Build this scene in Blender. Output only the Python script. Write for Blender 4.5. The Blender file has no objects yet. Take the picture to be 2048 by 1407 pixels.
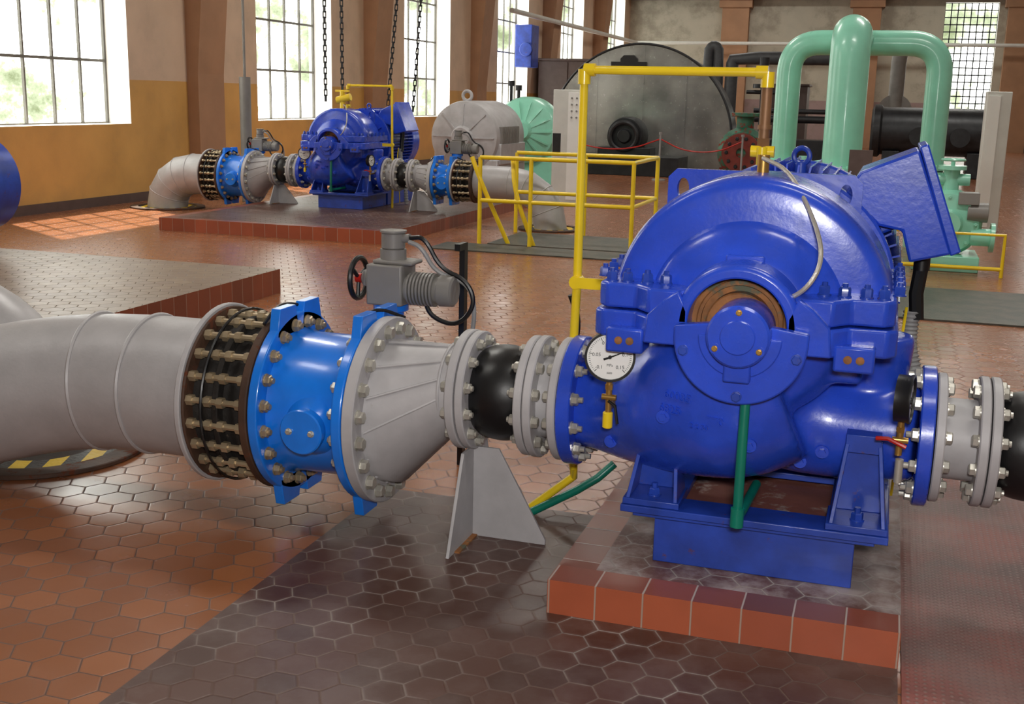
import bpy, math, random
from mathutils import Matrix, Vector
random.seed(3)
pi=math.pi; rad=math.radians
scene=bpy.context.scene; COL=scene.collection
def V(*a): return Vector(a)
def srgb(r,g,b):
    f=lambda c:(c/255/12.92 if c/255<=.04045 else ((c/255+.055)/1.055)**2.4)
    return (f(r),f(g),f(b),1)
# ---------------------------------------------------------------- materials
class NT:
    def __init__(s,name):
        s.m=bpy.data.materials.new(name); s.m.use_nodes=True; s.t=s.m.node_tree; s.t.nodes.clear()
        s.out=s.n('ShaderNodeOutputMaterial'); s.b=s.n('ShaderNodeBsdfPrincipled'); s.l(s.b.outputs[0],s.out.inputs[0])
    def n(s,t,**k):
        x=s.t.nodes.new(t)
        for a,b in k.items(): setattr(x,a,b)
        return x
    def l(s,a,b): s.t.links.new(a,b)
    def put(s,inp,v):
        if hasattr(v,'links'): s.l(v,inp)
        else: inp.default_value=v
    def math(s,op,a,b=0.0,clamp=False):
        x=s.n('ShaderNodeMath',operation=op,use_clamp=clamp); s.put(x.inputs[0],a); s.put(x.inputs[1],b); return x.outputs[0]
    def vm(s,op,a,b=(0,0,0)):
        x=s.n('ShaderNodeVectorMath',operation=op); s.put(x.inputs[0],a); s.put(x.inputs[1],b)
        return x.outputs['Value'] if op in('DOT_PRODUCT','LENGTH') else x.outputs[0]
    def mix(s,f,a,b):
        x=s.n('ShaderNodeMix',data_type='RGBA'); s.put(x.inputs[0],f); s.put(x.inputs[6],a); s.put(x.inputs[7],b); return x.outputs[2]
    def mixv(s,f,a,b):
        x=s.n('ShaderNodeMix',data_type='VECTOR'); s.put(x.inputs[0],f); s.put(x.inputs[4],a); s.put(x.inputs[5],b); return x.outputs[1]
    def pos(s): return s.n('ShaderNodeNewGeometry').outputs['Position']
    def noise(s,scale,detail=4,vec=None,rough=.55):
        x=s.n('ShaderNodeTexNoise'); x.inputs['Scale'].default_value=scale; x.inputs['Detail'].default_value=detail; x.inputs['Roughness'].default_value=rough
        s.l(vec if vec is not None else s.pos(),x.inputs['Vector']); return x.outputs[0]
    def ramp(s,v,lo,hi):
        x=s.n('ShaderNodeMapRange',clamp=True); s.put(x.inputs[0],v); x.inputs[1].default_value=lo; x.inputs[2].default_value=hi; return x.outputs[0]
    def bump(s,h,st,dist=.01):
        x=s.n('ShaderNodeBump'); x.inputs['Strength'].default_value=st; x.inputs['Distance'].default_value=dist; s.l(h,x.inputs['Height']); s.l(x.outputs[0],s.b.inputs['Normal'])
def paint(name,c,rough=.3,dark=.75,rust=0,bump=.15,metal=0,coat=0,rustc=(95,48,25),nscale=6,bs=45):
    m=NT(name); base=srgb(*c); d=tuple(x*dark for x in base[:3])+(1,)
    col=m.mix(m.ramp(m.noise(nscale,5),.35,.65),base,d)
    if rust>0:
        k=m.ramp(m.noise(9,8,rough=.7),.75-rust,.82-rust)
        col=m.mix(k,col,srgb(*rustc)); m.put(m.b.inputs['Roughness'],m.math('ADD',m.math('MULTIPLY',k,.4),rough))
    else: m.put(m.b.inputs['Roughness'],m.math('ADD',m.math('MULTIPLY',m.noise(12,3),.2),rough-.1))
    m.l(col,m.b.inputs['Base Color']); m.b.inputs['Metallic'].default_value=metal
    m.b.inputs['Coat Weight'].default_value=coat; m.b.inputs['Coat Roughness'].default_value=.12
    if bump: m.bump(m.noise(bs,4),bump,.004)
    return m.m
MAT={}
MAT['blue']=paint('pump_blue_paint',(44,82,214),.28,.72,0,.15,coat=.35)
MAT['blued']=paint('base_blue_paint',(42,76,184),.36,.6,.14,.15,coat=.15)
MAT['vblue']=paint('valve_blue_paint',(22,128,242),.28,.82,.03,.1,coat=.4)
MAT['silver']=paint('silver_pipe_paint',(182,180,182),.44,.86,.0,.22,metal=.1)
MAT['grey']=paint('grey_flange_paint',(184,182,184),.48,.82,.07,.15,rustc=(140,118,100))
MAT['bolt']=paint('bolt_steel',(198,195,185),.35,.75,0,.1,metal=.5)
MAT['brass_bolt']=paint('dull_rusty_bolt',(184,166,136),.36,.65,.1,.1,metal=.5)
MAT['rusty']=paint('rusty_dark_ring',(80,56,42),.65,.5,.2,.4)
MAT['rust']=paint('rust_orange_brown',(160,104,56),.7,.5,.25,.5,rustc=(95,98,82),nscale=12)
MAT['tray']=paint('reddish_rusty_tray',(140,86,74),.6,.7,.2,.3,rustc=(165,145,135))
MAT['grime']=paint('grimy_black_sleeve',(36,31,27),.78,.4,.12,1,rustc=(96,84,70))
MAT['rubber']=paint('black_rubber',(22,22,24),.38,.7,0,.1)
MAT['black']=paint('black_plastic',(24,24,26),.4,.7,0,.05)
MAT['act']=paint('actuator_grey_paint',(138,135,131),.42,.85,0,.1)
MAT['yellow']=paint('yellow_pipe_paint',(248,214,36),.3,.88,.03,.08,coat=.3,rustc=(190,140,40))
MAT['red']=paint('red_plastic',(190,30,20),.35,.8,0,.05)
MAT['wornred']=paint('worn_red_paint',(130,50,40),.5,.7,.15,.2,rustc=(60,60,55))
MAT['greenp']=paint('green_drain_pipe',(10,118,98),.35,.8,0,.1)
MAT['mint']=paint('mint_green_paint',(150,224,198),.32,.92,0,.08,coat=.3)
MAT['brass']=paint('brass_fitting',(190,150,80),.35,.75,0,.1,metal=.7)
MAT['bronze']=paint('old_brown_pipe',(150,110,75),.5,.6,.05,.2,metal=.3)
MAT['white']=paint('white_enamel',(240,240,236),.4,.97,0,.02)
MAT['ink']=paint('black_ink',(15,15,15),.5,1,0,0)
MAT['cream']=paint('cream_cabinet_paint',(214,214,208),.45,.93,0,.02)
MAT['dark']=paint('dark_iron',(48,50,54),.4,.6,0,.15,metal=.2)
MAT['disc']=paint('mottled_grey_steel',(172,174,170),.24,.5,.14,.14,metal=.55,rustc=(100,104,102),nscale=1.3,bs=3)
MAT['brown']=paint('brown_cabinet',(92,75,70),.5,.8,0,.1)
MAT['steelrope']=paint('braided_steel',(205,200,190),.35,.7,0,.5,metal=.5)
MAT['conduit']=paint('grey_conduit',(158,158,158),.45,.8,0,.1)
MAT['redgreen']=paint('worn_red_green_casting',(60,120,95),.5,.6,.22,.3,rustc=(130,45,35),nscale=4)
MAT['winwhite']=paint('white_window_reveal',(246,244,240),.6,.97,0,.02)
MAT['muntin']=paint('grey_window_bars',(112,108,100),.5,.8,0,0)
MAT['pil']=paint('brown_pilaster_paint',(170,128,96),.6,.85,0,.05,nscale=2)
MAT['ceil']=paint('ceiling_paint',(165,155,140),.8,.9,0,.05)
MAT['hole']=paint('dark_pit_concrete',(48,34,28),.8,.6,.1,.4,rustc=(90,60,45))
def wallmat(name,low,up,split=1.77,age=0):
    m=NT(name); z=m.n('ShaderNodeSeparateXYZ'); m.l(m.pos(),z.inputs[0])
    k=m.math('GREATER_THAN',z.outputs[2],split); n=m.ramp(m.noise(1.6,6),.3,.7)
    lo=m.mix(n,srgb(*low),tuple(x*.82 for x in srgb(*low)[:3])+(1,)); hi=m.mix(n,srgb(*up),tuple(x*.86 for x in srgb(*up)[:3])+(1,))
    c=m.mix(k,lo,hi)
    if age: c=m.mix(m.math('MULTIPLY',m.ramp(m.noise(.8,8,rough=.7),.5,.62),age),c,srgb(130,120,104))
    m.l(c,m.b.inputs['Base Color']); m.b.inputs['Roughness'].default_value=.55; m.bump(m.noise(20,4),.1,.01); return m.m
MAT['wallL']=wallmat('ochre_and_beige_wall',(212,162,90),(214,186,160),age=.1)
MAT['wallB']=wallmat('mauve_and_cream_wall',(166,142,140),(188,182,165),age=.5)
def hexmat(name,c1,c2,grout,s=.155,rough=.25,gw=.018,eff=0,stain=0,var=.9,spec=.5,el=.42,bp=.25):
    m=NT(name); sp=m.n('ShaderNodeSeparateXYZ'); m.l(m.pos(),sp.inputs[0])
    cb=m.n('ShaderNodeCombineXYZ'); m.l(m.math('DIVIDE',sp.outputs[1],s),cb.inputs[0]); m.l(m.math('DIVIDE',sp.outputs[0],s),cb.inputs[1])
    P=cb.outputs[0]; q=m.vm('DIVIDE',P,(1,1.7320508,1))
    fa=m.vm('SUBTRACT',m.vm('MULTIPLY',m.vm('FRACTION',q),(1,1.7320508,0)),(.5,.8660254,0))
    fb=m.vm('SUBTRACT',m.vm('MULTIPLY',m.vm('FRACTION',m.vm('ADD',q,(.5,.5,0))),(1,1.7320508,0)),(.5,.8660254,0))
    k=m.math('LESS_THAN',m.vm('DOT_PRODUCT',fa,fa),m.vm('DOT_PRODUCT',fb,fb))
    g=m.mixv(k,fb,fa); ab=m.n('ShaderNodeSeparateXYZ'); m.l(m.vm('ABSOLUTE',g),ab.inputs[0])
    hx=m.math('MAXIMUM',ab.outputs[0],m.math('ADD',m.math('MULTIPLY',ab.outputs[0],.5),m.math('MULTIPLY',ab.outputs[1],.8660254)))
    edge=m.math('SUBTRACT',.5,hx); tile=m.ramp(edge,gw*.6,gw*1.6)
    wn=m.n('ShaderNodeTexWhiteNoise',noise_dimensions='3D'); rnd=m.vm('MULTIPLY',m.vm('ADD',m.vm('SUBTRACT',P,g),(200.13,200.13,0)),(1.37,1.93,1)); m.l(m.vm('SNAP',rnd,(.05,.05,.05)),wn.inputs[0])
    col=m.mix(m.math('MULTIPLY',wn.outputs[0],var),srgb(*c1),srgb(*c2))
    big=m.ramp(m.noise(1.3,5),.35,.7); col=m.mix(m.math('MULTIPLY',big,.4),col,tuple(x*.58 for x in srgb(*c1)[:3])+(1,))
    gcol=srgb(*grout)
    if eff:
        w=m.math('MULTIPLY',m.ramp(m.noise(1.7,6),el,el+.2),eff); gcol=m.mix(w,gcol,srgb(160,152,146))
        col=m.mix(m.math('MULTIPLY',m.math('MULTIPLY',w,m.ramp(edge,.12,.02)),.35),col,srgb(140,128,122))
    if stain:
        st=m.math('MULTIPLY',m.ramp(m.noise(3.2,9,rough=.7),.44,.62),stain); col=m.mix(st,col,srgb(175,162,158))
    m.l(m.mix(tile,gcol,col),m.b.inputs['Base Color'])
    m.l(m.math('ADD',m.math('MULTIPLY',m.math('SUBTRACT',1,tile),.5),m.math('ADD',rough-.06,m.math('MULTIPLY',m.noise(5,4),.16))),m.b.inputs['Roughness'])
    m.b.inputs['Specular IOR Level'].default_value=spec
    h=m.math('ADD',m.ramp(edge,0,.05),m.math('MULTIPLY',wn.outputs[0],.15)); m.bump(h,bp,.003); return m.m
MAT['floor']=hexmat('terracotta_hexagon_tiles',(158,98,60),(132,80,50),(88,58,42),s=.14,eff=.08,rough=.23,spec=.75,bp=.16)
MAT['slab']=hexmat('dark_brown_hexagon_tiles',(88,56,45),(70,46,38),(98,78,70),s=.118,eff=1,stain=.1,rough=.37,el=.46,spec=.4,bp=.2)
MAT['pad']=hexmat('worn_grey_red_hexagon_tiles',(112,74,64),(92,62,56),(150,138,132),s=.118,eff=1,stain=.85,rough=.5)
MAT['ptop']=hexmat('greyish_brown_hexagon_tiles',(138,118,98),(120,100,84),(90,76,64),s=.14,eff=.4,rough=.4)
def tilemat(name,axis,c1,c2,w=.155,grout=(165,140,125)):
    m=NT(name); sp=m.n('ShaderNodeSeparateXYZ'); m.l(m.pos(),sp.inputs[0])
    q=m.math('DIVIDE',m.math('ADD',sp.outputs[axis],20.0),w); fr=m.math('FRACT',q); e=m.math('MINIMUM',fr,m.math('SUBTRACT',1,fr))
    wn=m.n('ShaderNodeTexWhiteNoise',noise_dimensions='1D'); m.l(m.math('FLOOR',q),wn.inputs['W'])
    col=m.mix(wn.outputs[0],srgb(*c1),srgb(*c2)); col=m.mix(m.math('MULTIPLY',m.ramp(m.noise(7,5),.4,.7),.3),col,tuple(x*.6 for x in srgb(*c1)[:3])+(1,))
    t=m.ramp(e,.012,.024); m.l(m.mix(t,srgb(*grout),col),m.b.inputs['Base Color']); m.b.inputs['Roughness'].default_value=.36; m.bump(t,.4,.004); return m.m
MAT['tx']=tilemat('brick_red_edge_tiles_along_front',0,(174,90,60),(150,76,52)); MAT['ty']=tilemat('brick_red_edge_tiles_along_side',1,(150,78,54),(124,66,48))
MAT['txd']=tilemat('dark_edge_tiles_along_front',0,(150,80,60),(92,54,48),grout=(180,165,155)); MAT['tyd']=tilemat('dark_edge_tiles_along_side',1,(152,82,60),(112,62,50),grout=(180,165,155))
def plate():
    m=NT('chequer_plate'); sp=m.n('ShaderNodeSeparateXYZ'); m.l(m.pos(),sp.inputs[0])
    a=m.math('SINE',m.math('MULTIPLY',m.math('ADD',sp.outputs[0],sp.outputs[1]),130)); b=m.math('SINE',m.math('MULTIPLY',m.math('SUBTRACT',sp.outputs[0],sp.outputs[1]),130))
    h=m.math('MAXIMUM',m.math('MULTIPLY',a,b),0)
    col=m.mix(m.ramp(m.noise(2.5,7),.4,.62),srgb(98,64,58),srgb(134,70,60)); col=m.mix(m.math('MULTIPLY',m.ramp(m.noise(1.7,6),.5,.7),.5),col,srgb(132,118,114))
    m.l(m.mix(m.ramp(h,.3,.8),col,srgb(134,102,96)),m.b.inputs['Base Color']); m.b.inputs['Roughness'].default_value=.48; m.bump(h,.5,.004); return m.m
MAT['plate']=plate()
def hatchmat():
    m=NT('dark_green_grating'); m.l(m.mix(m.ramp(m.noise(6,5),.4,.6),srgb(58,62,54),srgb(80,76,66)),m.b.inputs['Base Color']); m.b.inputs['Roughness'].default_value=.45
    m.bump(m.noise(60,3),.5,.01); return m.m
MAT['hatch']=hatchmat()
def stripes():
    m=NT('black_yellow_stripes'); sp=m.n('ShaderNodeSeparateXYZ'); m.l(m.pos(),sp.inputs[0])
    f=m.math('GREATER_THAN',m.math('FRACT',m.math('MULTIPLY',m.math('ADD',m.math('ADD',sp.outputs[0],m.math('MULTIPLY',sp.outputs[1],.4)),30),6.5)),.5)
    m.l(m.mix(f,srgb(215,180,30),srgb(30,28,26)),m.b.inputs['Base Color']); m.b.inputs['Roughness'].default_value=.5; m.bump(m.noise(60,3),.6,.01); return m.m
MAT['stripe']=stripes()
# ---------------------------------------------------------------- mesh builder
def frame(ax):
    ax=Vector(ax).normalized(); a=Vector((0,0,1)) if abs(ax.z)<.9 else Vector((1,0,0))
    u=a.cross(ax).normalized(); v=ax.cross(u).normalized(); return ax,u,v
class MB:
    def __init__(s): s.v=[]; s.f=[]; s.k=[]
    def add(s,vs,fs,k=0):
        o=len(s.v); s.v+= [Vector(x) for x in vs]; s.f+=[tuple(i+o for i in f) for f in fs]; s.k+=[k]*len(fs); return s
    def box(s,a,b,k=0,rot=None,piv=None):
        x0,y0,z0=a; x1,y1,z1=b
        vs=[V(x,y,z) for z in(z0,z1) for y in(y0,y1) for x in(x0,x1)]
        if rot:
            c=Vector(piv) if piv else (Vector(a)+Vector(b))/2; vs=[c+rot@(w-c) for w in vs]
        return s.add(vs,[(0,2,3,1),(4,5,7,6),(0,1,5,4),(2,6,7,3),(0,4,6,2),(1,3,7,5)],k)
    def rev(s,o,ax,prof,seg=32,a0=0,a1=2*pi,k=0,closed=False,sc=(1,1)):
        ax,u,v=frame(ax); o=Vector(o); full=abs(a1-a0-2*pi)<1e-6; n=seg if full else seg+1
        vs=[]
        for i in range(n):
            t=a0+(a1-a0)*i/seg; d=u*math.cos(t)*sc[0]+v*math.sin(t)*sc[1]
            for (h,r) in prof: vs.append(o+ax*h+d*r)
        m=len(prof); fs=[]
        for i in range(seg):
            j=(i+1)%n
            for p in range(m if closed else m-1):
                q=(p+1)%m; fs.append((i*m+p,j*m+p,j*m+q,i*m+q))
        if not full and closed:
            fs.append(tuple(range(m))); fs.append(tuple(reversed([(n-1)*m+p for p in range(m)])))
        return s.add(vs,fs,k)
    def cyl(s,p0,p1,r0,r1=None,seg=24,k=0,ch=0):
        p0=Vector(p0);p1=Vector(p1); L=(p1-p0).length; r1=r0 if r1 is None else r1
        if ch: pr=[(0,0),(0,r0-ch),(ch,r0),(L-ch,r1),(L,r1-ch),(L,0)]
        else: pr=[(0,0),(0,r0),(L,r1),(L,0)]
        return s.rev(p0,p1-p0,pr,seg,k=k)
    def ring(s,p0,p1,ri,ro,seg=48,k=0,ch=.004,a0=0,a1=2*pi):
        p0=Vector(p0);p1=Vector(p1);L=(p1-p0).length
        return s.rev(p0,p1-p0,[(0,ri),(0,ro-ch),(ch,ro),(L-ch,ro),(L,ro-ch),(L,ri)],seg,a0,a1,k,True)
    def torus(s,c,ax,R,r,seg=32,n=8,k=0,a0=0,a1=2*pi):
        return s.rev(c,ax,[(r*math.sin(2*pi*i/n),R+r*math.cos(2*pi*i/n)) for i in range(n)],seg,a0,a1,k,True)
    def tube(s,pts,r,seg=12,k=0,smooth=0,caps=True):
        P=[Vector(p) for p in pts]; rr=list(r) if hasattr(r,'__len__') else [r]*len(P)
        for _ in range(smooth):
            Q=[P[0]];q=[rr[0]]
            for i in range(len(P)-1):
                Q+= [P[i]*.75+P[i+1]*.25,P[i]*.25+P[i+1]*.75]; q+=[rr[i]*.75+rr[i+1]*.25,rr[i]*.25+rr[i+1]*.75]
            Q.append(P[-1]);q.append(rr[-1]);P,rr=Q,q
        _,u,v=frame(P[1]-P[0]); vs=[]; pd=(P[1]-P[0]).normalized()
        for i,p in enumerate(P):
            if i==0: d=P[1]-P[0]
            elif i==len(P)-1: d=P[-1]-P[-2]
            else: d=(P[i+1]-p).normalized()+(p-P[i-1]).normalized()
            d=d.normalized(); q=pd.rotation_difference(d); u=q@u; v=q@v; pd=d
            for j in range(seg):
                t=2*pi*j/seg; vs.append(p+(u*math.cos(t)+v*math.sin(t))*rr[i])
        fs=[]
        for i in range(len(P)-1):
            for j in range(seg):
                j2=(j+1)%seg; fs.append((i*seg+j,i*seg+j2,(i+1)*seg+j2,(i+1)*seg+j))
        if caps: fs.append(tuple(reversed(range(seg)))); fs.append(tuple((len(P)-1)*seg+j for j in range(seg)))
        return s.add(vs,fs,k)
    def prism(s,poly,o,u,v,t,k=0):
        o=Vector(o);u=Vector(u);v=Vector(v);n=u.cross(v).normalized()*t; m=len(poly)
        a=[o+u*p[0]+v*p[1] for p in poly]; b=[p+n for p in a]
        return s.add(a+b,[tuple(reversed(range(m))),tuple(range(m,2*m))]+[(i,(i+1)%m,m+(i+1)%m,m+i) for i in range(m)],k)
def holed(mb,outer,holes,o,u,v,t,k=0):
    c=bpy.data.curves.new('tmp','CURVE'); c.dimensions='2D'; c.fill_mode='BOTH'; c.extrude=t/2
    for poly in [outer]+holes:
        sp=c.splines.new('POLY'); sp.points.add(len(poly)-1); sp.use_cyclic_u=True
        for i,p in enumerate(poly): sp.points[i].co=(p[0],p[1],0,1)
    ob=bpy.data.objects.new('tmp',c); me=bpy.data.meshes.new_from_object(ob)
    u=Vector(u);v=Vector(v);n=u.cross(v).normalized();o=Vector(o)
    mb.add([o+u*w.co.x+v*w.co.y+n*w.co.z for w in me.vertices],[tuple(p.vertices) for p in me.polygons],k)
    bpy.data.objects.remove(ob); bpy.data.curves.remove(c); bpy.data.meshes.remove(me)
def textmb(mb,txt,size,o,u,v,t=.001,k=0,align='CENTER'):
    c=bpy.data.curves.new('tmp','FONT'); c.body=txt; c.size=size; c.extrude=t; c.align_x=align; c.align_y='CENTER'; c.resolution_u=3
    ob=bpy.data.objects.new('tmp',c); me=bpy.data.meshes.new_from_object(ob)
    u=Vector(u);v=Vector(v);n=u.cross(v).normalized();o=Vector(o)
    mb.add([o+u*w.co.x+v*w.co.y+n*w.co.z for w in me.vertices],[tuple(p.vertices) for p in me.polygons],k)
    bpy.data.objects.remove(ob); bpy.data.curves.remove(c); bpy.data.meshes.remove(me)
def mkobj(name,mb,mats,origin,bevel=0,angle=35,fix=False):
    me=bpy.data.meshes.new(name); o=Vector(origin)
    me.from_pydata([v-o for v in mb.v],[],mb.f)
    for m in mats: me.materials.append(MAT[m])
    me.polygons.foreach_set('material_index',mb.k); me.polygons.foreach_set('use_smooth',[True]*len(mb.f))
    import bmesh
    bm=bmesh.new(); bm.from_mesh(me); bmesh.ops.remove_doubles(bm,verts=bm.verts,dist=1e-5); bmesh.ops.recalc_face_normals(bm,faces=bm.faces); bm.to_mesh(me); bm.free()
    me.set_sharp_from_angle(angle=rad(angle)); me.update()
    ob=bpy.data.objects.new(name,me); COL.objects.link(ob)
    if bevel:
        b=ob.modifiers.new('bevel','BEVEL'); b.width=bevel; b.segments=2; b.limit_method='ANGLE'; b.angle_limit=rad(40)
    return ob
def meta(ob,label,cat,group=None,kind=None):
    ob['label']=label; ob['category']=cat
    if group: ob['group']=group
    if kind: ob['kind']=kind
def T(name,label,cat,loc,group=None):
    e=bpy.data.objects.new(name,None); e.empty_display_size=.1; e.location=loc; COL.objects.link(e); meta(e,label,cat,group); return e
def wl(ob):
    l=Vector(ob.location)
    while ob.parent: ob=ob.parent; l+=ob.location
    return l
def part(par,name,mb,mats,bevel=0,label=None,angle=35):
    mats=[mats] if isinstance(mats,str) else mats
    ob=mkobj(name,mb,mats,wl(par),bevel,angle); ob.parent=par
    if label: ob['label']=label
    return ob
def solo(name,label,cat,mb,mats,origin,bevel=0,group=None,angle=35):
    mats=[mats] if isinstance(mats,str) else mats
    ob=mkobj(name,mb,mats,origin,bevel,angle); ob.location=origin; meta(ob,label,cat,group); return ob
def struct(name,mb,mats,bevel=0):
    mats=[mats] if isinstance(mats,str) else mats
    ob=mkobj(name,mb,mats,(0,0,0),bevel); ob['kind']='structure'; return ob
_bm={}
def bolt(par,p,ax,s=.022,h=.018,mat='bolt',name='hex_bolt',stud=0):
    key=(round(s,4),round(h,4),mat,round(stud,3))
    if key not in _bm:
        mb=MB(); mb.cyl((0,0,0),(0,0,.004),s*1.15,seg=16); mb.rev((0,0,0.004),(0,0,1),[(0,0),(0,s),(h*.8,s),(h,s*.82),(h,0)],6)
        if stud: mb.cyl((0,0,h),(0,0,h+stud),s*.5,seg=10)
        ob=mkobj(name,mb,[mat],(0,0,0),0,30); _bm[key]=ob.data; bpy.data.objects.remove(ob)
    ob=bpy.data.objects.new(name,_bm[key]); COL.objects.link(ob); ob.parent=par
    ob.location=Vector(p)-wl(par); ob.rotation_mode='QUATERNION'
    ob.rotation_quaternion=Vector((0,0,1)).rotation_difference(Vector(ax).normalized())@Matrix.Rotation(random.random(),3,'Z').to_quaternion(); return ob
def boltring(par,x,y,z,R,n,d,s=.022,h=.018,mat='bolt',off=.5,stud=0):
    for i in range(n):
        t=2*pi*(i+off)/n; bolt(par,(x,y+R*math.cos(t),z+R*math.sin(t)),(d,0,0),s,h,mat,stud=stud)
def copytree(ob,off,par=None,label=None):
    n=ob.copy()
    COL.objects.link(n); n.parent=par
    if par is None: n.location=Vector(ob.location)+Vector(off)
    for c in list(ob.children): copytree(c,off,n)
    if label: n['label']=label
    return n
# ---------------------------------------------------------------- camera
cam=bpy.data.cameras.new('camera'); co=bpy.data.objects.new('camera',cam); COL.objects.link(co)
cam.sensor_width=36; cam.lens=36*2300/2048; cam.clip_start=.05; cam.clip_end=300
co.matrix_world=Matrix.Translation((0,0,1.65))@(Matrix.Rotation(rad(17.76),4,'Z')@Matrix.Rotation(rad(77.5),4,'X')@Matrix.Rotation(rad(1.3),4,'Z'))
scene.camera=co
# ---------------------------------------------------------------- room
XL=-10.66; YB=48.2; XR=9.0; YF=-4.0; ZC=7.2
def quadbox(mb,a,b,inner,axis,sgn):
    n0=len(mb.f); mb.box(a,b); order=[(2,-1),(2,1),(1,-1),(1,1),(0,-1),(0,1)]
    for i,(ax,s) in enumerate(order): mb.k[n0+i]=0 if (ax==axis and s==sgn) else 1
mb=MB(); WT=.5
wins=[(14.67+6.5*k-2.87,14.67+6.5*k) for k in range(-1,6)]; SZ,TZ=1.14,5.6
e=[YF]+[v for w in wins for v in w]+[YB]
quadbox(mb,(XL-WT,YF,0),(XL,YB,SZ),0,0,1); quadbox(mb,(XL-WT,YF,TZ),(XL,YB,ZC),0,0,1)
for i in range(0,len(e),2): quadbox(mb,(XL-WT,e[i],SZ),(XL,e[i+1],TZ),0,0,1)
struct('wall_left',mb,['wallL','winwhite'])
for i,(a,b) in enumerate(wins):
    mb=MB(); x=XL-.4
    for j in range(6):
        y=a+(b-a)*j/5; w=.015 if 0<j<5 else .035; mb.box((x-.02,y-w,SZ),(x+.02,y+w,TZ))
    for j in range(6):
        z=SZ+(TZ-SZ)*j/5; mb.box((x-.018,a,z-.02),(x+.018,b,z+.02))
    struct('window_%d'%(i+1),mb,'muntin')
bw=sorted([(1.5,3.4),(5.4,7.3)]); mb=MB(); bz0,bz1=1.25,5.5
quadbox(mb,(XL-WT,YB,0),(XR,YB+WT,bz0),0,1,-1); quadbox(mb,(XL-WT,YB,bz1),(XR,YB+WT,ZC),0,1,-1)
e=[XL-WT]+[v for w in bw for v in w]+[XR]
for i in range(0,len(e),2): quadbox(mb,(e[i],YB,bz0),(e[i+1],YB+WT,bz1),0,1,-1)
struct('wall_back',mb,['wallB','winwhite'])
for i,(a,b) in enumerate(bw):
    mb=MB(); y=YB+.3
    for j in range(9):
        x=a+(b-a)*j/8; mb.box((x-.02,y-.02,bz0),(x+.02,y+.02,bz1))
    for j in range(17):
        z=bz0+(bz1-bz0)*j/16; mb.box((a,y-.02,z-.02),(b,y+.02,z+.02))
    struct('window_%d'%(i+8),mb,'dark')
struct('wall_right',MB().box((XR,YF,0),(XR+.3,YB,ZC)),'wallB'); struct('wall_front',MB().box((XL-WT,YF-.3,0),(XR,YF,ZC)),'wallB')
struct('ceiling',MB().box((XL-WT,YF,ZC),(XR,YB+.5,ZC+.2)),'ceil')
struct('floor',MB().box((XL-WT,YF,-.2),(XR,YB+.5,0)),'floor')
struct('baseboard_left',MB().box((XL,YF,0),(XL+.03,YB,.13)),'brown')
n=1
for k in range(-1,5):
    y0=16.15+6.5*k; mb=MB(); mb.box((XL,y0,0),(XL+.2,y0+.75,1.9))
    mb.prism([(0,1.9),(.2,1.9),(.6,6.3),(.6,ZC),(0,ZC)],(XL,y0+.75,0),(1,0,0),(0,0,1),.75)
    struct('trim_%d'%n,mb,'pil'); n+=1
for x in (-6.85,-1.85,3.7):
    mb=MB(); mb.box((x,YB-.4,0),(x+1.05,YB,5.3)); mb.box((x-.12,YB-.5,5.3),(x+1.17,YB,5.6)); struct('trim_%d'%n,mb,'pil'); n+=1
struct('trim_%d'%n,MB().box((XL,YB-.7,5.62),(XR,YB,6.2)),'dark'); n+=1
mb=MB(); mb.tube([(XL+.5,31,3.95),(XL+.5,47.3,3.9),(XR,47.3,3.9)],.07,10); struct('trim_%d'%n,mb,'cream'); n+=1
def plinth(x0,x1,y0,y1,z0,h,label,border=True,top='pad'):
    mb=MB(); w=.13 if border else 0
    mb.add([V(x0+w,y0+w,z0+h),V(x1,y0+w,z0+h),V(x1,y1,z0+h),V(x0+w,y1,z0+h)],[(0,1,2,3)],0)
    if border:
        mb.add([V(x0,y0,z0+h),V(x1,y0,z0+h),V(x1,y0+w,z0+h),V(x0,y0+w,z0+h)],[(0,1,2,3)],3)
        mb.add([V(x0,y0+w,z0+h),V(x0+w,y0+w,z0+h),V(x0+w,y1,z0+h),V(x0,y1,z0+h)],[(0,1,2,3)],4)
    a=[V(x0,y0,z0),V(x1,y0,z0),V(x1,y1,z0),V(x0,y1,z0)]; b=[p+V(0,0,h) for p in a]
    mb.add(a+b,[(0,1,5,4),(2,3,7,6)],1); mb.add(a+b,[(1,2,6,5),(3,0,4,7)],2); mb.add(a,[(3,2,1,0)],1)
    return solo('tiled_plinth',label,'plinth',mb,[top,'tx','ty','txd','tyd'],((x0+x1)/2,(y0+y1)/2,z0))
plinth(-.94,.155,3.37,5.9,.004,.116,'low machine plinth edged with square brick-red tiles under the blue pump')
plinth(-9.9,-4.78,3.0,8.5,0,.2,'raised plinth topped with greyish-brown hexagonal tiles',False,'ptop')
plinth(-8.25,-5.24,11.8,17.2,0,.15,'red tiled plinth carrying the second pump set',True,'slab')
mb=MB(); mb.box((-1.93,.3,-.1),(.155,4.3,.004)); struct('floor.001',mb,'slab')
solo('chequer_plate','reddish brown chequer plate floor cover beside the pump plinth','floor plate',MB().box((.165,.3,-.01),(2.6,6.2,.012)),'plate',(1.2,3,0))
solo('floor_grating','dark green steel grating over a trench','grating',MB().box((.15,9.5,-.01),(3.8,11.2,.015)),'hatch',(1.2,10.4,0))
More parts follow.
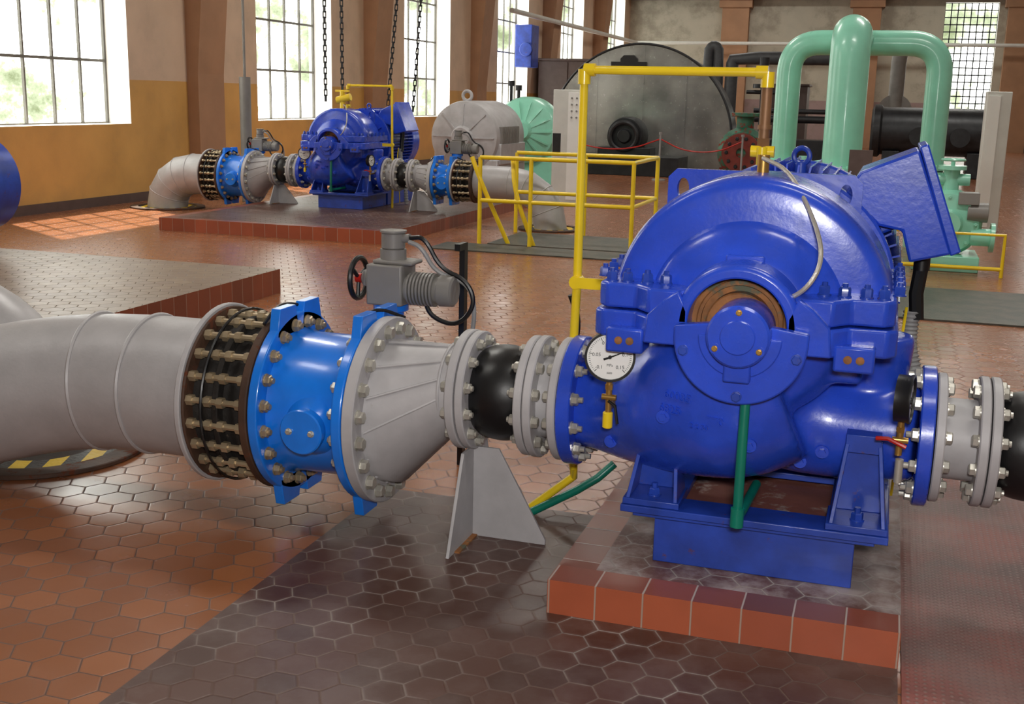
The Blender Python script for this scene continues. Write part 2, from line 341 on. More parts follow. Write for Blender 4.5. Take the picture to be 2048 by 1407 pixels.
# ---------------------------------------------------------------- piping functions
PY=3.95
def ring_x(mb,x0,x1,y,z,ri,ro,k=0,seg=56): mb.ring((min(x0,x1),y,z),(max(x0,x1),y,z),ri,ro,seg,k)
def rubber_joint(x0,x1,y,z,r,R,label,g='black rubber expansion joints'):
    lo,hi=min(x0,x1),max(x0,x1); t=T('rubber_expansion_joint',label,'pipe joint',((lo+hi)/2,y,z-R),g)
    for a,b,d in ((lo,lo+.03,1),(hi-.03,hi,-1)):
        mb=MB(); ring_x(mb,a,b,y,z,r*.7,R); part(t,'flange',mb,'grey')
        boltring(t,b if d>0 else a,y,z,R*.85,12,d,.02,.018,stud=.012)
    L=hi-lo-.06; pr=[(-.0,r*.9)]
    for i in range(17):
        q=i/16; pr.append((L*q,r*(1+.2*math.sin(pi*q)**.7)))
    pr.append((L,r*.9)); mb=MB(); mb.rev((lo+.03,y,z),(1,0,0),pr,48); part(t,'bellows',mb,'rubber'); return t
def spool(x0,x1,y,z,r,R,label):
    lo,hi=min(x0,x1),max(x0,x1); t=T('flanged_spool',label,'pipe',((lo+hi)/2,y,z-R),'short flanged spool pieces')
    mb=MB(); mb.cyl((lo,y,z),(hi,y,z),r,seg=40); part(t,'pipe',mb,'grey')
    for a,b in ((lo,lo+.03),(hi-.03,hi)):
        mb=MB(); ring_x(mb,a,b,y,z,r*.8,R); part(t,'flange',mb,'grey')
    boltring(t,lo+.03,y,z,R*.85,12,1,.02,.018); boltring(t,hi-.03,y,z,R*.85,12,-1,.02,.018); return t
def reducer(xs,xb,y,zs,zb,rs,rb,Rs,Rb,label,nb=20):
    d=1 if xb>xs else -1; t=T('eccentric_reducer',label,'pipe reducer',((xs+xb)/2,y,zb-Rb),'eccentric pipe reducers')
    mb=MB(); mb.tube([(xs,y,zs),(xs+d*.08,y,zs),(xb-d*.05,y,zb),(xb,y,zb)],[rs,rs,rb,rb],64)
    part(t,'cone',mb,'grey',angle=50)
    for a in (-75,-52,-28,-4,22,48,80):
        a=rad(a); p=lambda r,x,z:(x,y-r*math.cos(a),z+r*math.sin(a))
        mb=MB(); mb.tube([p(rs,xs+d*.085,zs),p(rb,xb-d*.052,zb)],.0055,6); part(t,'weld_seam',mb,'grey')
    mb=MB(); mb.torus((xs+d*.08,y,zs),(1,0,0),rs+.001,.006,48,6); part(t,'weld_seam',mb,'grey')
    mb=MB(); ring_x(mb,xs,xs+d*.033,y,zs,rs*.9,Rs); part(t,'small_flange',mb,'grey'); boltring(t,xs+d*.033,y,zs,Rs*.86,12,d,.02,.018)
    mb=MB(); ring_x(mb,xb-d*.045,xb,y,zb,rb*.9,Rb); part(t,'large_flange',mb,'grey'); boltring(t,xb-d*.045,y,zb,Rb*.88,nb,-d,.024,.022)
    return t
def disjoint(x0,x1,y,z,r,R,label,nb=22):
    lo,hi=min(x0,x1),max(x0,x1); t=T('dismantling_joint',label,'pipe coupling',((lo+hi)/2,y,z-R),'dismantling joints with tie rods')
    mb=MB(); pr=[]
    for i in range(25):
        q=i/24; pr.append(((hi-lo)*q,r*(1.0+.04*math.sin(q*pi*5)**2)))
    mb.rev((lo,y,z),(1,0,0),[(0,r*.9)]+pr+[(hi-lo,r*.9)],56); part(t,'sleeve',mb,'grime')
    mb=MB(); ring_x(mb,lo,lo+.022,y,z,r*.9,R); part(t,'flange',mb,'grey')
    mb=MB(); ring_x(mb,lo+.023,lo+.035,y,z,r*.9,R*.97); part(t,'backing_ring',mb,'rusty')
    mb=MB(); ring_x(mb,hi-.032,hi,y,z,r*.9,R*.99); part(t,'flange',mb,'rusty',label='rusty brown steel flange')
    mb=MB(); ring_x(mb,(lo+hi)/2-.012,(lo+hi)/2+.012,y,z,r*1.0,R*.90); part(t,'gland_ring',mb,'grime',label='grimy middle gland ring')
    for i in range(nb):
        a=2*pi*(i+.5)/nb; p=V(0,y+R*.89*math.cos(a),z+R*.89*math.sin(a)); X=V(1,0,0)
        mb=MB(); mb.cyl(p+X*(lo-.0),p+X*(hi+.0),.0125,seg=8)
        for q in (lo+.036,(lo+hi)/2-.04,(lo+hi)/2+.014,hi-.06): mb.rev(p+X*q,X,[(0,0),(0,.0215),(.026,.0215),(.026,0)],6)
        part(t,'tie_rod',mb,'brass_bolt')
    mb=MB(); mb.torus(((lo+hi)/2-.045,y,z),(1,0,0),R*.955,.006,56,6); part(t,'rubber_band',mb,'rubber'); return t
def valve(x0,x1,y,z,r,R,label,act=True,nb=20,ay=.45):
    lo,hi=min(x0,x1),max(x0,x1); xc=(lo+hi)/2; t=T('butterfly_valve',label,'valve',(xc,y,z-R),'blue butterfly valves with electric actuators')
    mb=MB(); mb.rev((lo,y,z),(1,0,0),[(0,r*.9),(.04,r*1.05),(.08,r),(hi-lo-.08,r),(hi-lo-.04,r*1.05),(hi-lo,r*.9)],64)
    for s in (-1,1): mb.rev((xc+.03,y,z-.02),(0,s,0),[(r*.8,.12),(r*1.0,.105),(r*1.12,.08),(r*1.2,.08)],32)
    part(t,'valve_body',mb,'vblue')
    for a,b in ((lo,lo+.04),(hi-.04,hi)):
        mb=MB(); ring_x(mb,a,b,y,z,r*.9,R)
        for sy in(-1,1):
            for sz in(-1,1):
                c=V((a+b)/2,y+sy*R*.27,z+sz*R*.93)
                pl=[(-.085,-.05*sz),(.085,-.05*sz),(.06,.058*sz),(-.06,.058*sz)]
                mb.prism(pl,(a,c.y,c.z),(0,1,0),(0,0,1),b-a)
        part(t,'flange',mb,'vblue',.003)
    boltring(t,lo+.04,y,z,R*.88,nb,1,.022,.02,'brass_bolt',stud=.014); boltring(t,hi-.04,y,z,R*.88,nb,-1,.022,.02,'bolt',stud=.01)
    mb=MB(); yf=y-r*1.18; mb.cyl((xc+.03,yf,z-.02),(xc+.03,yf-.03,z-.02),.085,seg=40,ch=.005); part(t,'shaft_cover',mb,'vblue')
    for dz in(-.05,.05): bolt(t,(xc+.03+dz*.9,yf-.03,z-.02),(0,-1,0),.011,.01)
    mb=MB(); mb.tube([(lo-.03,y-.16,z+R*.92),(lo-.02,y-.05,z+R*1.12),(lo+.03,y+.1,z+R*1.0)],.007,6,smooth=3); part(t,'earthing_cable',mb,'rubber')
    mb=MB(); mb.tube([(hi-.05,y-.1,z+R*.98),(hi-.02,y,z+R*1.12),(hi+.04,y+.14,z+R*.95)],.007,6,smooth=3); part(t,'earthing_cable',mb,'rubber')
    if not act: return t
    X=xc+.035; Y=y+ay; a=bpy.data.objects.new('electric_actuator',None); COL.objects.link(a); a.parent=t; a.location=(V(X,Y,z+R)-wl(t)); a['label']='grey electric valve actuator with ribbed motor'
    zz=z+.43
    mb=MB(); mb.box((X-.07,y+r,z-.08),(X+.07,Y+.05,z+.08)); mb.cyl((X,Y,z),(X,Y,zz-.1),.055,seg=24); mb.cyl((X,Y,zz-.13),(X,Y,zz-.1),.075,seg=24); part(a,'mounting_stem',mb,'vblue',.004)
    mb=MB(); mb.box((X-.08,Y-.08,zz-.1),(X+.08,Y+.08,zz+.07)); mb.box((X-.06,Y-.06,zz+.07),(X+.12,Y+.06,zz+.088)); mb.cyl((X-.13,Y,zz),(X-.07,Y,zz),.03,seg=20); mb.cyl((X-.09,Y-.02,zz+.01),(X-.07,Y-.02,zz+.01),.055,seg=20); mb.box((X-.11,Y-.05,zz-.03),(X-.07,Y+.03,zz+.04)); part(a,'gearbox',mb,'act',.008)
    mb=MB(); mb.cyl((X+.01,Y,zz+.085),(X+.01,Y,zz+.13),.055,seg=28); mb.cyl((X+.01,Y,zz+.13),(X+.01,Y,zz+.2),.05,seg=28,ch=.006); mb.cyl((X+.01,Y,zz+.2),(X+.01,Y,zz+.208),.056,seg=28); mb.cyl((X+.01,Y,zz+.17),(X+.09,Y-.01,zz+.18),.018,seg=14); part(a,'control_head',mb,'act')
    mb=MB(); pr=[(0,0),(0,.055)]
    for i in range(8): pr+=[(.035+i*.015,.055),(.035+i*.015,.07),(.043+i*.015,.07),(.043+i*.015,.055)]
    pr+=[(.165,.055),(.17,.066),(.225,.064),(.232,.054),(.232,0)]; mb.rev((X+.06,Y-.01,zz-.03),(1,0,0),pr,32); part(a,'motor_barrel',mb,'act')
    mb=MB(); hx=X-.14; mb.torus((hx,Y-.02,zz),(1,0,0),.085,.012,36,8)
    for i in range(3):
        q=2*pi*i/3+.4; mb.tube([(hx,Y-.02,zz),(hx,Y-.02+.085*math.cos(q),zz+.085*math.sin(q))],.009,8)
    part(a,'handwheel',mb,'black'); mb=MB(); mb.cyl((hx-.01,Y-.02,zz),(hx+.015,Y-.02,zz),.02,seg=16); part(a,'handwheel_hub',mb,'red')
    mb=MB(); mb.tube([(X+.09,Y-.01,zz+.18),(X+.16,Y-.02,zz+.19),(X+.22,Y,zz+.06),(X+.34,Y,zz+.02),(X+.38,Y,zz-.08),(X+.30,Y,zz-.18),(X+.18,Y-.02,zz-.14),(X+.16,Y-.02,zz-.05)],.010,8,smooth=3); part(a,'power_cable',mb,'rubber')
    mb=MB(); mb.tube([(X+.09,Y-.02,zz+.165),(X+.15,Y-.03,zz+.15),(X+.2,Y,zz+.04),(X+.33,Y+.03,zz+.01),(X+.36,Y+.05,zz-.1),(X+.34,Y+.06,zz-.25)],.010,8,smooth=3); part(a,'power_cable',mb,'conduit')
    return t
def support(x,y,z0,ztop,label,w=.29):
    t=T('pipe_support',label,'pipe support',(x,y,z0),'triangular grey pipe supports')
    mb=MB(); mb.prism([(0,0),(w,0),(w,.02),(.10,ztop-z0),(0,ztop-z0)],(x,y+.006,z0),(1,0,0),(0,0,1),.012); part(t,'gusset_plate',mb,'grey',.001)
    mb=MB(); mb.prism([(-.26,0),(.26,0),(.26,.02),(.15,ztop-z0),(-.11,ztop-z0)],(x-.012,y,z0),(0,1,0),(0,0,1),.012); part(t,'upright_plate',mb,'grey',.001)
    mb=MB(); mb.box((x-.02,y-.2,z0),(x+.02,y+.2,z0+.006)); part(t,'base_weld',mb,'rust'); return t
ZS=.575; ZB=.46
def inlet_line(dx,dy,dz,near=True):
    Y=PY+dy
    spool(dx-1.155,dx-1.035,Y,ZS+dz,.15,.225,'short grey flanged spool next to the blue pump inlet')
    rubber_joint(dx-1.41,dx-1.16,Y,ZS+dz,.15,.222,'black rubber bellows joint between grey bolted flanges')
    reducer(dx-1.415,dx-1.79,Y,ZS+dz,ZB+dz,.165,.28,.225,.36,'grey painted cone reducer with bolted flanges at both ends')
    valve(dx-1.795,dx-2.175,Y,ZB+dz,.275,.355,'bright blue butterfly valve body with grey electric actuator')
    disjoint(dx-2.18,dx-2.485,Y,ZB+dz,.275,.36,'dark rusty coupling ring with many long tie rods')
inlet_line(0,0,0)
support(-1.40,3.93,.004,.36,'grey triangular steel pipe support standing on dark tiles')
t=T('inlet_pipe','fat silver-grey welded pipe bending down to the tiled floor','pipe',(-3.2,PY,0),'silver-grey elbow pipes')
path=[(-2.485,PY,ZB),(-2.8,PY,ZB),(-3.05,PY-.01,ZB-.01),(-3.3,PY-.06,ZB-.04),(-3.55,PY-.15,ZB-.095),(-3.8,PY-.34,ZB-.15),(-4.02,PY-.64,ZB-.23),(-4.12,PY-.9,ZB-.34),(-4.15,PY-1.05,0.0)]
mb=MB(); mb.tube(path,[.283,.283,.283,.285,.288,.29,.29,.29,.29],64,smooth=1); part(t,'pipe',mb,'silver',angle=50)
for i in (1,2,4):
    p=Vector(path[i]); d=(Vector(path[i+1])-Vector(path[i-1])).normalized(); mb=MB(); mb.torus(p,d,.285,.009,56,6); part(t,'weld_seam',mb,'silver')
t=T('inlet_pipe','silver-grey pipe elbow dropping into the striped floor opening','pipe',(-3.8,4.7,0),'silver-grey elbow pipes')
mb=MB(); mb.tube([(-5.6,4.8,.50),(-5.0,4.8,.50),(-4.55,4.78,.47),(-4.3,4.74,.38),(-4.17,4.72,.26),(-4.12,4.7,.12),(-4.12,4.7,-.0)],.22,56,smooth=1); part(t,'pipe',mb,'silver',angle=50)
def hole_ring(x,y,z,r,label):
    mb=MB(); mb.ring((x,y,z),(x,y,z+.012),r*.5,r*.82,64,0); mb.ring((x,y,z),(x,y,z+.022),r*.81,r*1.04,64,1); mb.cyl((x,y,z),(x,y,z+.005),r*.56,seg=48,k=2)
    return solo('striped_floor_ring',label,'floor ring',mb,['stripe','rusty','hole'],(x,y,z),group='striped rings around pipe openings')
hole_ring(-3.64,4.23,.0,.45,'black and yellow striped ring around the pipe opening in tiled floor')
# ---------------------------------------------------------------- pump
CX=-.40; CZ=.97; BX=CX+.02; BZ=CZ+.014
P=T('split_case_pump','large glossy royal-blue double-suction pump with domed upper casing','pump',(CX,PY,.12),'blue split-case pumps')
pr=[(3.60,.15),(3.603,.175),(3.615,.19),(3.645,.20),(3.668,.212),(3.680,.235),(3.686,.28),(3.690,.35),(3.694,.40),(3.70,.422),(3.713,.434),(3.735,.441),(3.78,.443),(4.06,.443),(4.12,.43),(4.15,.40),(4.165,.36),(4.18,.3),(4.22,.24),(4.3,.2),(4.33,.13)]
upper=MB(); seg=80; vs=[]
for i in range(seg+1):
    a=pi*i/seg
    for (h,r) in pr:
        k=1.0+.03*max(0,math.cos(a))**2*(r>.3)
        vs.append(V(CX+r*k*math.cos(a),h,CZ+.01+r*math.sin(a)))
m_=len(pr); upper.add(vs,[(i*m_+p,(i+1)*m_+p,(i+1)*m_+p+1,i*m_+p+1) for i in range(seg) for p in range(m_-1)])
part(P,'upper_casing',upper,'blue',angle=60)
def slab(z0,z1,g,notch=True):
    mb=MB(); x0,x1=CX-.455-g,CX+.46+g; y0,y1=3.56-g,4.33
    c=[(CX-.152,3.5-g),(CX-.152,3.63),(CX+.152,3.63),(CX+.152,3.5-g)]
    poly=[(x0,y0+.03),(x0+.03,y0),(CX-.33,y0),(CX-.28,3.5-g)]+c+[(CX+.28,3.5-g),(CX+.33,y0),(x1-.03,y0),(x1,y0+.03),(x1,y1),(x0,y1)]
    mb.prism(poly,(0,0,z0),(1,0,0),(0,1,0),z1-z0); return mb
part(P,'upper_flange',slab(.998,1.078,0),'blue',.009)
mb=slab(.905,.992,.010); part(P,'lower_flange',mb,'blue',.009)
for sx in(-1,1):
    part(P,'jacking_pad',MB().box((CX+sx*.35-.06,3.50,.865),(CX+sx*.35+.06,3.62,.945)),'blue',.008)
    for o in(-.018,.018): bolt(P,(CX+sx*.35+o,3.50,.905),(0,-1,0),.011,.003,'rust')
for y in (3.61,3.70,3.82,3.94,4.06,4.18):
    for sx in(-1,1): bolt(P,(CX+sx*(.425 if y<3.65 else .47)*.99,y,1.078),(0,0,1),.018,.026,'blued',stud=.015)
for x in (-.37,-.305,-.245,.245,.305,.37): bolt(P,(CX+x,3.61,1.078),(0,0,1),.018,.026,'blued',stud=.015)
mb=MB()
mb.tube([(-1.0,PY,ZS),(-.9,PY,ZS),(-.78,3.92,.585),(-.62,3.84,.65),(-.45,3.80,.715),(-.3,3.82,.78)],[.162,.175,.208,.27,.32,.305],40,smooth=1)
mb.tube([(.17,PY,ZS),(.02,PY+.02,ZS),(-.12,4.0,.57),(-.28,4.03,.62),(-.42,4.05,.70)],[.158,.168,.19,.24,.29],40,smooth=1)
mb.rev((CX,0,CZ),(0,1,0),[(3.6,0),(3.6,.2),(3.66,.3),(3.75,.35),(4.15,.36),(4.28,.25),(4.3,0)],48)
mb.box((CX-.30,3.70,.78),(CX+.38,4.22,.95)); mb.tube([(.0,4.0,.9),(.0,4.0,.62)],[.14,.11],16); mb.tube([(-.72,3.95,.93),(-.74,3.95,.7)],[.12,.15],16)
lc=part(P,'lower_casing',mb,'blue',angle=180)
r=lc.modifiers.new('remesh','REMESH'); r.mode='VOXEL'; r.voxel_size=.012; r.use_smooth_shade=True
s=lc.modifiers.new('smooth','SMOOTH'); s.factor=.5; s.iterations=20
bpy.context.view_layer.update(); dg=bpy.context.evaluated_depsgraph_get(); lce=lc.evaluated_get(dg); LO=wl(lc)
def surfy(x,z,default=3.6):
    ok,loc,nn,idx=lce.ray_cast(V(x,2.0,z)-LO,V(0,1,0)); return (loc+LO).y if ok else default
part(P,'seal_housing',MB().box((CX-.2,3.635,.90),(CX+.2,3.68,1.08)),'blue')
mb=MB(); mb.rev((CX,3.47,CZ+.01),(0,1,0),[(0,.15),(0,.180),(.012,.192),(.13,.197),(.13,.15)],56,0,pi,closed=True)
for sx in(-1,1): mb.prism([(.15,-.07),(.285,-.07),(.275,.02),(.225,.07),(.18,.10),(.15,.04)] if sx>0 else [(-.15,.04),(-.18,.10),(-.225,.07),(-.275,.02),(-.285,-.07),(-.15,-.07)],(CX,3.58,CZ+.01),(1,0,0),(0,0,1),.11)
part(P,'bearing_yoke',mb,'blue',.006)
mb=MB(); mb.cyl((CX,3.57,CZ+.01),(CX,3.64,CZ+.01),.154,seg=48); mb.ring((CX,3.55,CZ+.01),(CX,3.575,CZ+.01),.12,.134,48); mb.ring((CX,3.52,CZ+.01),(CX,3.575,CZ+.01),.06,.10,40); part(P,'gland',mb,'rust',label='rusty brown shaft gland')
mb=MB(); poly=[(.2*math.cos(a),.2*math.sin(a)) for a in [pi+pi*i/40 for i in range(41)]]
poly=[(-.2,.03)]+poly+[(.2,.03),(.09,.045),(-.09,.045)]
mb.prism(poly,(BX,3.46,BZ-.03),(1,0,0),(0,0,1),.04); part(P,'bearing_cover',mb,'blue',.006)
part(P,'cover_step',MB().prism([(.125*math.cos(a),.125*math.sin(a)) for a in [pi+pi*i/30 for i in range(31)]],(BX,3.423,BZ-.02),(1,0,0),(0,0,1),.014),'blue',.004)
part(P,'cover_notch',MB().box((BX-.04,3.385,BZ-.155),(BX+.04,3.425,BZ-.07)),'blue',.006)
mb=MB(); mb.cyl((BX,3.355,BZ-.01),(BX,3.54,BZ-.01),.094,seg=56,ch=.007); mb.cyl((BX,3.346,BZ-.01),(BX,3.356,BZ-.01),.052,seg=40,ch=.003); part(P,'bearing_cap',mb,'blue')
for q in (90,-30,210):
    qx,qz=BX+.075*math.cos(rad(q)),BZ-.01+.075*math.sin(rad(q)); part(P,'cap_lug',MB().cyl((qx,3.353,qz),(qx,3.38,qz),.016,seg=16),'blue'); bolt(P,(qx,3.353,qz),(0,-1,0),.008,.006,'brass')
for q in (195,270,345): bolt(P,(BX+.175*math.cos(rad(q)),3.42,BZ-.03+.175*math.sin(rad(q))),(0,-1,0),.015,.008,'blued')
for (x,z) in ((-.62,.66),(-.83,.50),(-.13,.52),(-.34,.60),(-.20,.47)):
    y=surfy(x,z); mb=MB(); mb.cyl((x,y-.012,z),(x,y+.06,z),.022,seg=18); mb.rev((x,y-.024,z),(0,1,0),[(0,0),(0,.013),(.015,.013)],6); part(P,'plug',mb,'blue')
for txt,sz,x0,z0_ in (("60035",.038,-.575,.735),("6825",.038,-.60,.688),("770",.038,-.45,.672),("2 2 30",.024,-.50,.648)):
    mb=MB(); textmb(mb,txt,sz,(x0,0,z0_),(1,0,-.05),(0,0,1),.008)
    for v in mb.v: v.y=surfy(v.x,v.z)+v.y-.001
    part(P,'cast_lettering',mb,'blue')
for a,b,d in ((-1.03,-.98,1),(.165,.21,-1)):
    mb=MB(); ring_x(mb,a,b,PY,ZS,.12,.235); part(P,'pump_flange',mb,'blue'); boltring(P,b if d>0 else a,PY,ZS,.2,12,d,.021,.02,stud=.02)
for fx,s in ((-.66,-1),(.0,1)):
    for fy in (3.66,4.2):
        mb=MB(); mb.box((fx-.095,fy-.05,.325),(fx+.095,fy+.13,.346))
        for o,lean in((-.085,.03),(.075,-.03)):
            a_=V(fx+o,fy,.346); mb.add([a_+V(0,-.045,0),a_+V(.013,-.045,0),a_+V(.013,.12,0),a_+V(0,.12,0),a_+V(lean,.085,.24),a_+V(lean+.013,.085,.24),a_+V(lean+.013,.12,.24),a_+V(lean,.12,.24)],[(0,3,2,1),(4,5,6,7),(0,1,5,4),(1,2,6,5),(2,3,7,6),(3,0,4,7)])
        mb.prism([(-.085,0),(.085,0),(.055,.24),(-.055,.24)],(fx,fy+.12,.346),(1,0,0),(0,0,1),.012)
        mb.box((fx-.055,fy+.08,.55),(fx+.055,fy+.22,.61))
        part(P,'foot',mb,'blued',.002); bolt(P,(fx,fy+.02,.346),(0,0,1),.02,.022,'blued',stud=.02)
hole=lambda cx,cy,rx,ry:[(cx+rx*math.cos(2*pi*i/20),cy+ry*math.sin(2*pi*i/20)) for i in range(20)]
mb=MB(); holed(mb,[(-.36,-.3),(.32,-.3),(.32,.41),(.29,.44),(-.33,.44),(-.36,.41)],[hole(-.305,.37,.022,.038),hole(.265,.37,.022,.038)],(CX,4.21,CZ),(1,0,0),(0,0,1),.035); part(P,'lifting_plate',mb,'blue')
mb=MB(); mb.cyl((CX+.0,3.95,1.40),(CX+.0,3.95,1.48),.02,seg=16); part(P,'bleed_nipple',mb,'brass')
part(P,'lifting_rib',MB().box((CX-.06,3.60,1.15),(CX+.06,3.685,1.185)),'blue',.006)
dxp=CX+.045
mb=MB(); mb.tube([(dxp,3.46,CZ-.2),(dxp,3.45,CZ-.3),(dxp,3.44,.40),(dxp,3.46,.375),(dxp+.02,3.8,.385)],.0155,14,smooth=1); mb.cyl((dxp,3.44,.36),(dxp,3.44,.42),.021,seg=14); part(P,'drain_pipe',mb,'greenp',label='green drain pipe')
mb=MB(); mb.tube([(CX+.0,3.93,1.47),(CX+.10,3.8,1.44),(CX+.20,3.62,1.30),(CX+.24,3.5,1.2),(CX+.2,3.48,1.11),(CX+.12,3.52,1.06)],.0075,8,smooth=3); part(P,'braided_hose',mb,'steelrope',label='thin braided steel hose')
def gauge(x,y,z,ang,letters=True,r=.078):
    g=bpy.data.objects.new('pressure_gauge',None); COL.objects.link(g); g.parent=P; g.location=V(x,y,z)-wl(P); g['label']='round white-faced pressure gauge with black rim' if letters else 'round black pressure gauge seen edge-on'
    R=Matrix.Rotation(ang,3,'Z'); n=R@V(0,-1,0); u=R@V(1,0,0); w=V(0,0,1); o=V(x,y,z)
    mb=MB(); mb.rev(o-n*.02,n,[(0,0),(0,r),(.035,r),(.04,r+.003),(.048,r+.003),(.048,r-.004),(.042,r-.005)],48); part(g,'case',mb,'black')
    mb=MB(); mb.cyl(o+n*.015,o+n*.02,r-.003,seg=48); part(g,'dial',mb,'white')
    mb=MB(); f=o+n*.0205
    for i in range(51):
        a=rad(225-270*i/50); L=.011 if i%10==0 else .006; c=math.cos(a);s=math.sin(a); q=r*.88
        p0=f+(u*c+w*s)*q; p1=f+(u*c+w*s)*(q-L); mb.tube([p0,p1],.0010 if i%10==0 else .0006,4)
    for txt,dg,k in (("-0.1",225,.62),("0.05",172,.56),("0",118,.64),("0.05",62,.64),("0.1",10,.62),("0.15",-45,.6)):
        a=rad(dg); textmb(mb,txt,.0165,f+(u*math.cos(a)+w*math.sin(a))*(r*k),u,w,.0003)
    textmb(mb,"MPa",.012,f-w*.028,u,w,.0003); textmb(mb,"0080",.009,f-w*.054,u,w,.0003); part(g,'dial_markings',mb,'ink')
    mb=MB(); a=rad(22); d=u*math.cos(a)+w*math.sin(a); mb.tube([f-d*.022+n*.004,f+n*.004,f+d*.055+n*.004],[.004,.003,.0008],6); mb.cyl(f,f+n*.006,.006,seg=12); part(g,'needle',mb,'ink')
    mb=MB(); mb.cyl((x,y+.005,z-r-.02),(x,y+.005,z-r+.01),.011,seg=12); mb.rev((x,y+.005,z-r-.035),(0,0,1),[(0,0),(0,.014),(.018,.014),(.018,0)],6); mb.cyl((x,y+.005,z-r-.11),(x,y+.005,z-r-.03),.011,seg=12); mb.cyl((x-.022,y+.0,z-r-.06),(x+.026,y,z-r-.06),.010,seg=12); mb.tube([(x,y,z-r-.1),(x,y+.1,z-r-.1),(x,y+.19,z-r-.09)],.010,8); part(g,'gauge_cock',mb,'brass')
    return g
g=gauge(-.815,3.6,.83,rad(12),r=.08)
mb=MB(); mb.cyl((-.815,3.6,.585),(-.815,3.6,.64),.017,seg=14,ch=.003); part(g,'end_cap',mb,'yellow'); mb=MB(); mb.tube([(-.81,3.58,.682),(-.785,3.57,.67),(-.775,3.57,.61)],.005,8); part(g,'lever',mb,'black')
gx0=.105
g=gauge(gx0,3.66,.765,rad(82),False,r=.074)
mb=MB(); mb.tube([(gx0-.07,3.64,.635),(gx0-.035,3.63,.64),(gx0+.02,3.62,.62)],.007,8); part(g,'lever',mb,'red'); mb=MB(); mb.cyl((gx0+.005,3.64,.50),(gx0+.005,3.64,.575),.013,seg=14); part(g,'end_fitting',mb,'bolt')
B=T('pump_base_frame','blue painted steel channel base frame bolted on the plinth','base frame',(-.33,4.0,.12),'blue pump base frames')
for (nm,a,b) in (('front_channel',(-.65,3.65,.12),(0,3.67,.30)),('rear_channel',(-.65,4.38,.12),(0,4.4,.30)),('side_channel',(-.65,3.67,.12),(-.63,4.38,.30)),('side_channel',(-.02,3.67,.12),(0,4.38,.30))):
    part(B,nm,MB().box(a,b),'blued',.003)
for (a,b) in (((-.76,3.60,.30),(.10,3.74,.324)),((-.76,4.15,.30),(.10,4.42,.324)),((-.76,3.74,.30),(-.57,4.15,.324)),((-.09,3.74,.30),(.10,4.15,.324)),((-.72,3.62,.283),(.06,3.70,.30))):
    part(B,'top_plate',MB().box(a,b),'blued',.003)
part(B,'bottom_plate',MB().box((-.63,3.67,.121),(-.02,4.38,.285)),'tray',label='rusty reddish drip tray')
MX=CX+.03
Mo=T('electric_motor','large blue finned electric motor with tilted terminal box','motor',(CX,4.9,.12),'blue electric motors')
mb=MB(); mb.cyl((MX,4.46,CZ),(MX,5.3,CZ),.36,seg=48); part(Mo,'motor_body',mb,'blued')
mb=MB(); nf=64
for i in range(nf):
    a=2*pi*i/nf; d=V(math.cos(a),0,math.sin(a)); tt=V(-math.sin(a),0,math.cos(a))
    o=V(MX,4.52,CZ)+d*.35; mb.prism([(0,0),(.105,0),(.105,.68),(0,.68)],o-tt*.004,d,(0,1,0),.007)
part(Mo,'cooling_fins',mb,'blue')
mb=MB(); mb.ring((MX,4.42,CZ),(MX,4.5,CZ),.1,.43,48,ch=.01)
for i in range(10):
    a=2*pi*i/10; d=V(math.cos(a),0,math.sin(a)); mb.prism([(.1,0),(.36,0),(.36,.03),(.1,.07)],V(MX,4.425,CZ),d,(0,-1,0),.012)
part(Mo,'end_shield',mb,'blue')
part(Mo,'rear_end_shield',MB().ring((MX,5.2,CZ),(MX,5.25,CZ),.2,.44,48,ch=.01),'blue')
mb=MB(); mb.rev((MX,5.25,CZ),(0,1,0),[(0,.43),(.2,.43),(.25,.38),(.25,0)],48); part(Mo,'fan_cowl',mb,'blue')
mb=MB(); mb.cyl((CX,4.335,CZ),(CX,4.44,CZ),.16,seg=32); part(Mo,'coupling_guard',mb,'blued')
mb=MB(); mb.torus((CX+.08,4.55,1.455),(.2,1,0),.03,.010,24,8); mb.cyl((CX+.08,4.55,1.38),(CX+.08,4.55,1.43),.022,seg=16); part(Mo,'eye_bolt',mb,'blued')
for sx in(-1,1): part(Mo,'foot',MB().box((MX+sx*.34-.07,4.5,.50),(MX+sx*.34+.07,5.2,.72)),'blue',.01)
mb=MB(); mb.box((CX-.45,4.46,.12),(CX+.40,5.35,.50)); part(Mo,'motor_plinth',mb,'blued',.005)
mb=MB(); mb.prism([(-.145,1.33),(-.10,1.41),(.10,1.495),(.245,1.125),(.10,1.085),(.065,1.20),(-.02,1.215)],(0,4.9,0),(1,0,0),(0,0,1),.44); part(Mo,'terminal_box',mb,'blue',.01)
part(Mo,'terminal_box_lid',MB().prism([(.098,1.507),(.128,1.518),(.275,1.135),(.240,1.118)],(0,4.91,0),(1,0,0),(0,0,1),.455),'blue',.006)
part(Mo,'terminal_box_neck',MB().prism([(-.06,1.15),(.05,1.2),(.02,1.3),(-.2,1.25)],(0,4.85,0),(1,0,0),(0,0,1),.3),'blue',.01)
mb=MB(); mb.cyl((.15,4.62,1.04),(.15,4.62,1.12),.03,seg=16); mb.tube([(.15,4.62,1.06),(.14,4.62,.95),(.15,4.6,.85)],.028,10); part(Mo,'cable_gland',mb,'black')
pts=[(.13,4.6,.88),(.13,4.6,.75),(.17,4.58,.62),(.2,4.6,.45),(.2,4.65,.14)]
mb=MB(); mb.tube(pts,.026,12,smooth=2)
for i in range(34):
    q=i/33*4; j=min(int(q),3); p=Vector(pts[j]).lerp(Vector(pts[j+1]),q-j); mb.torus(p,Vector(pts[j+1])-Vector(pts[j]),.026,.006,14,5)
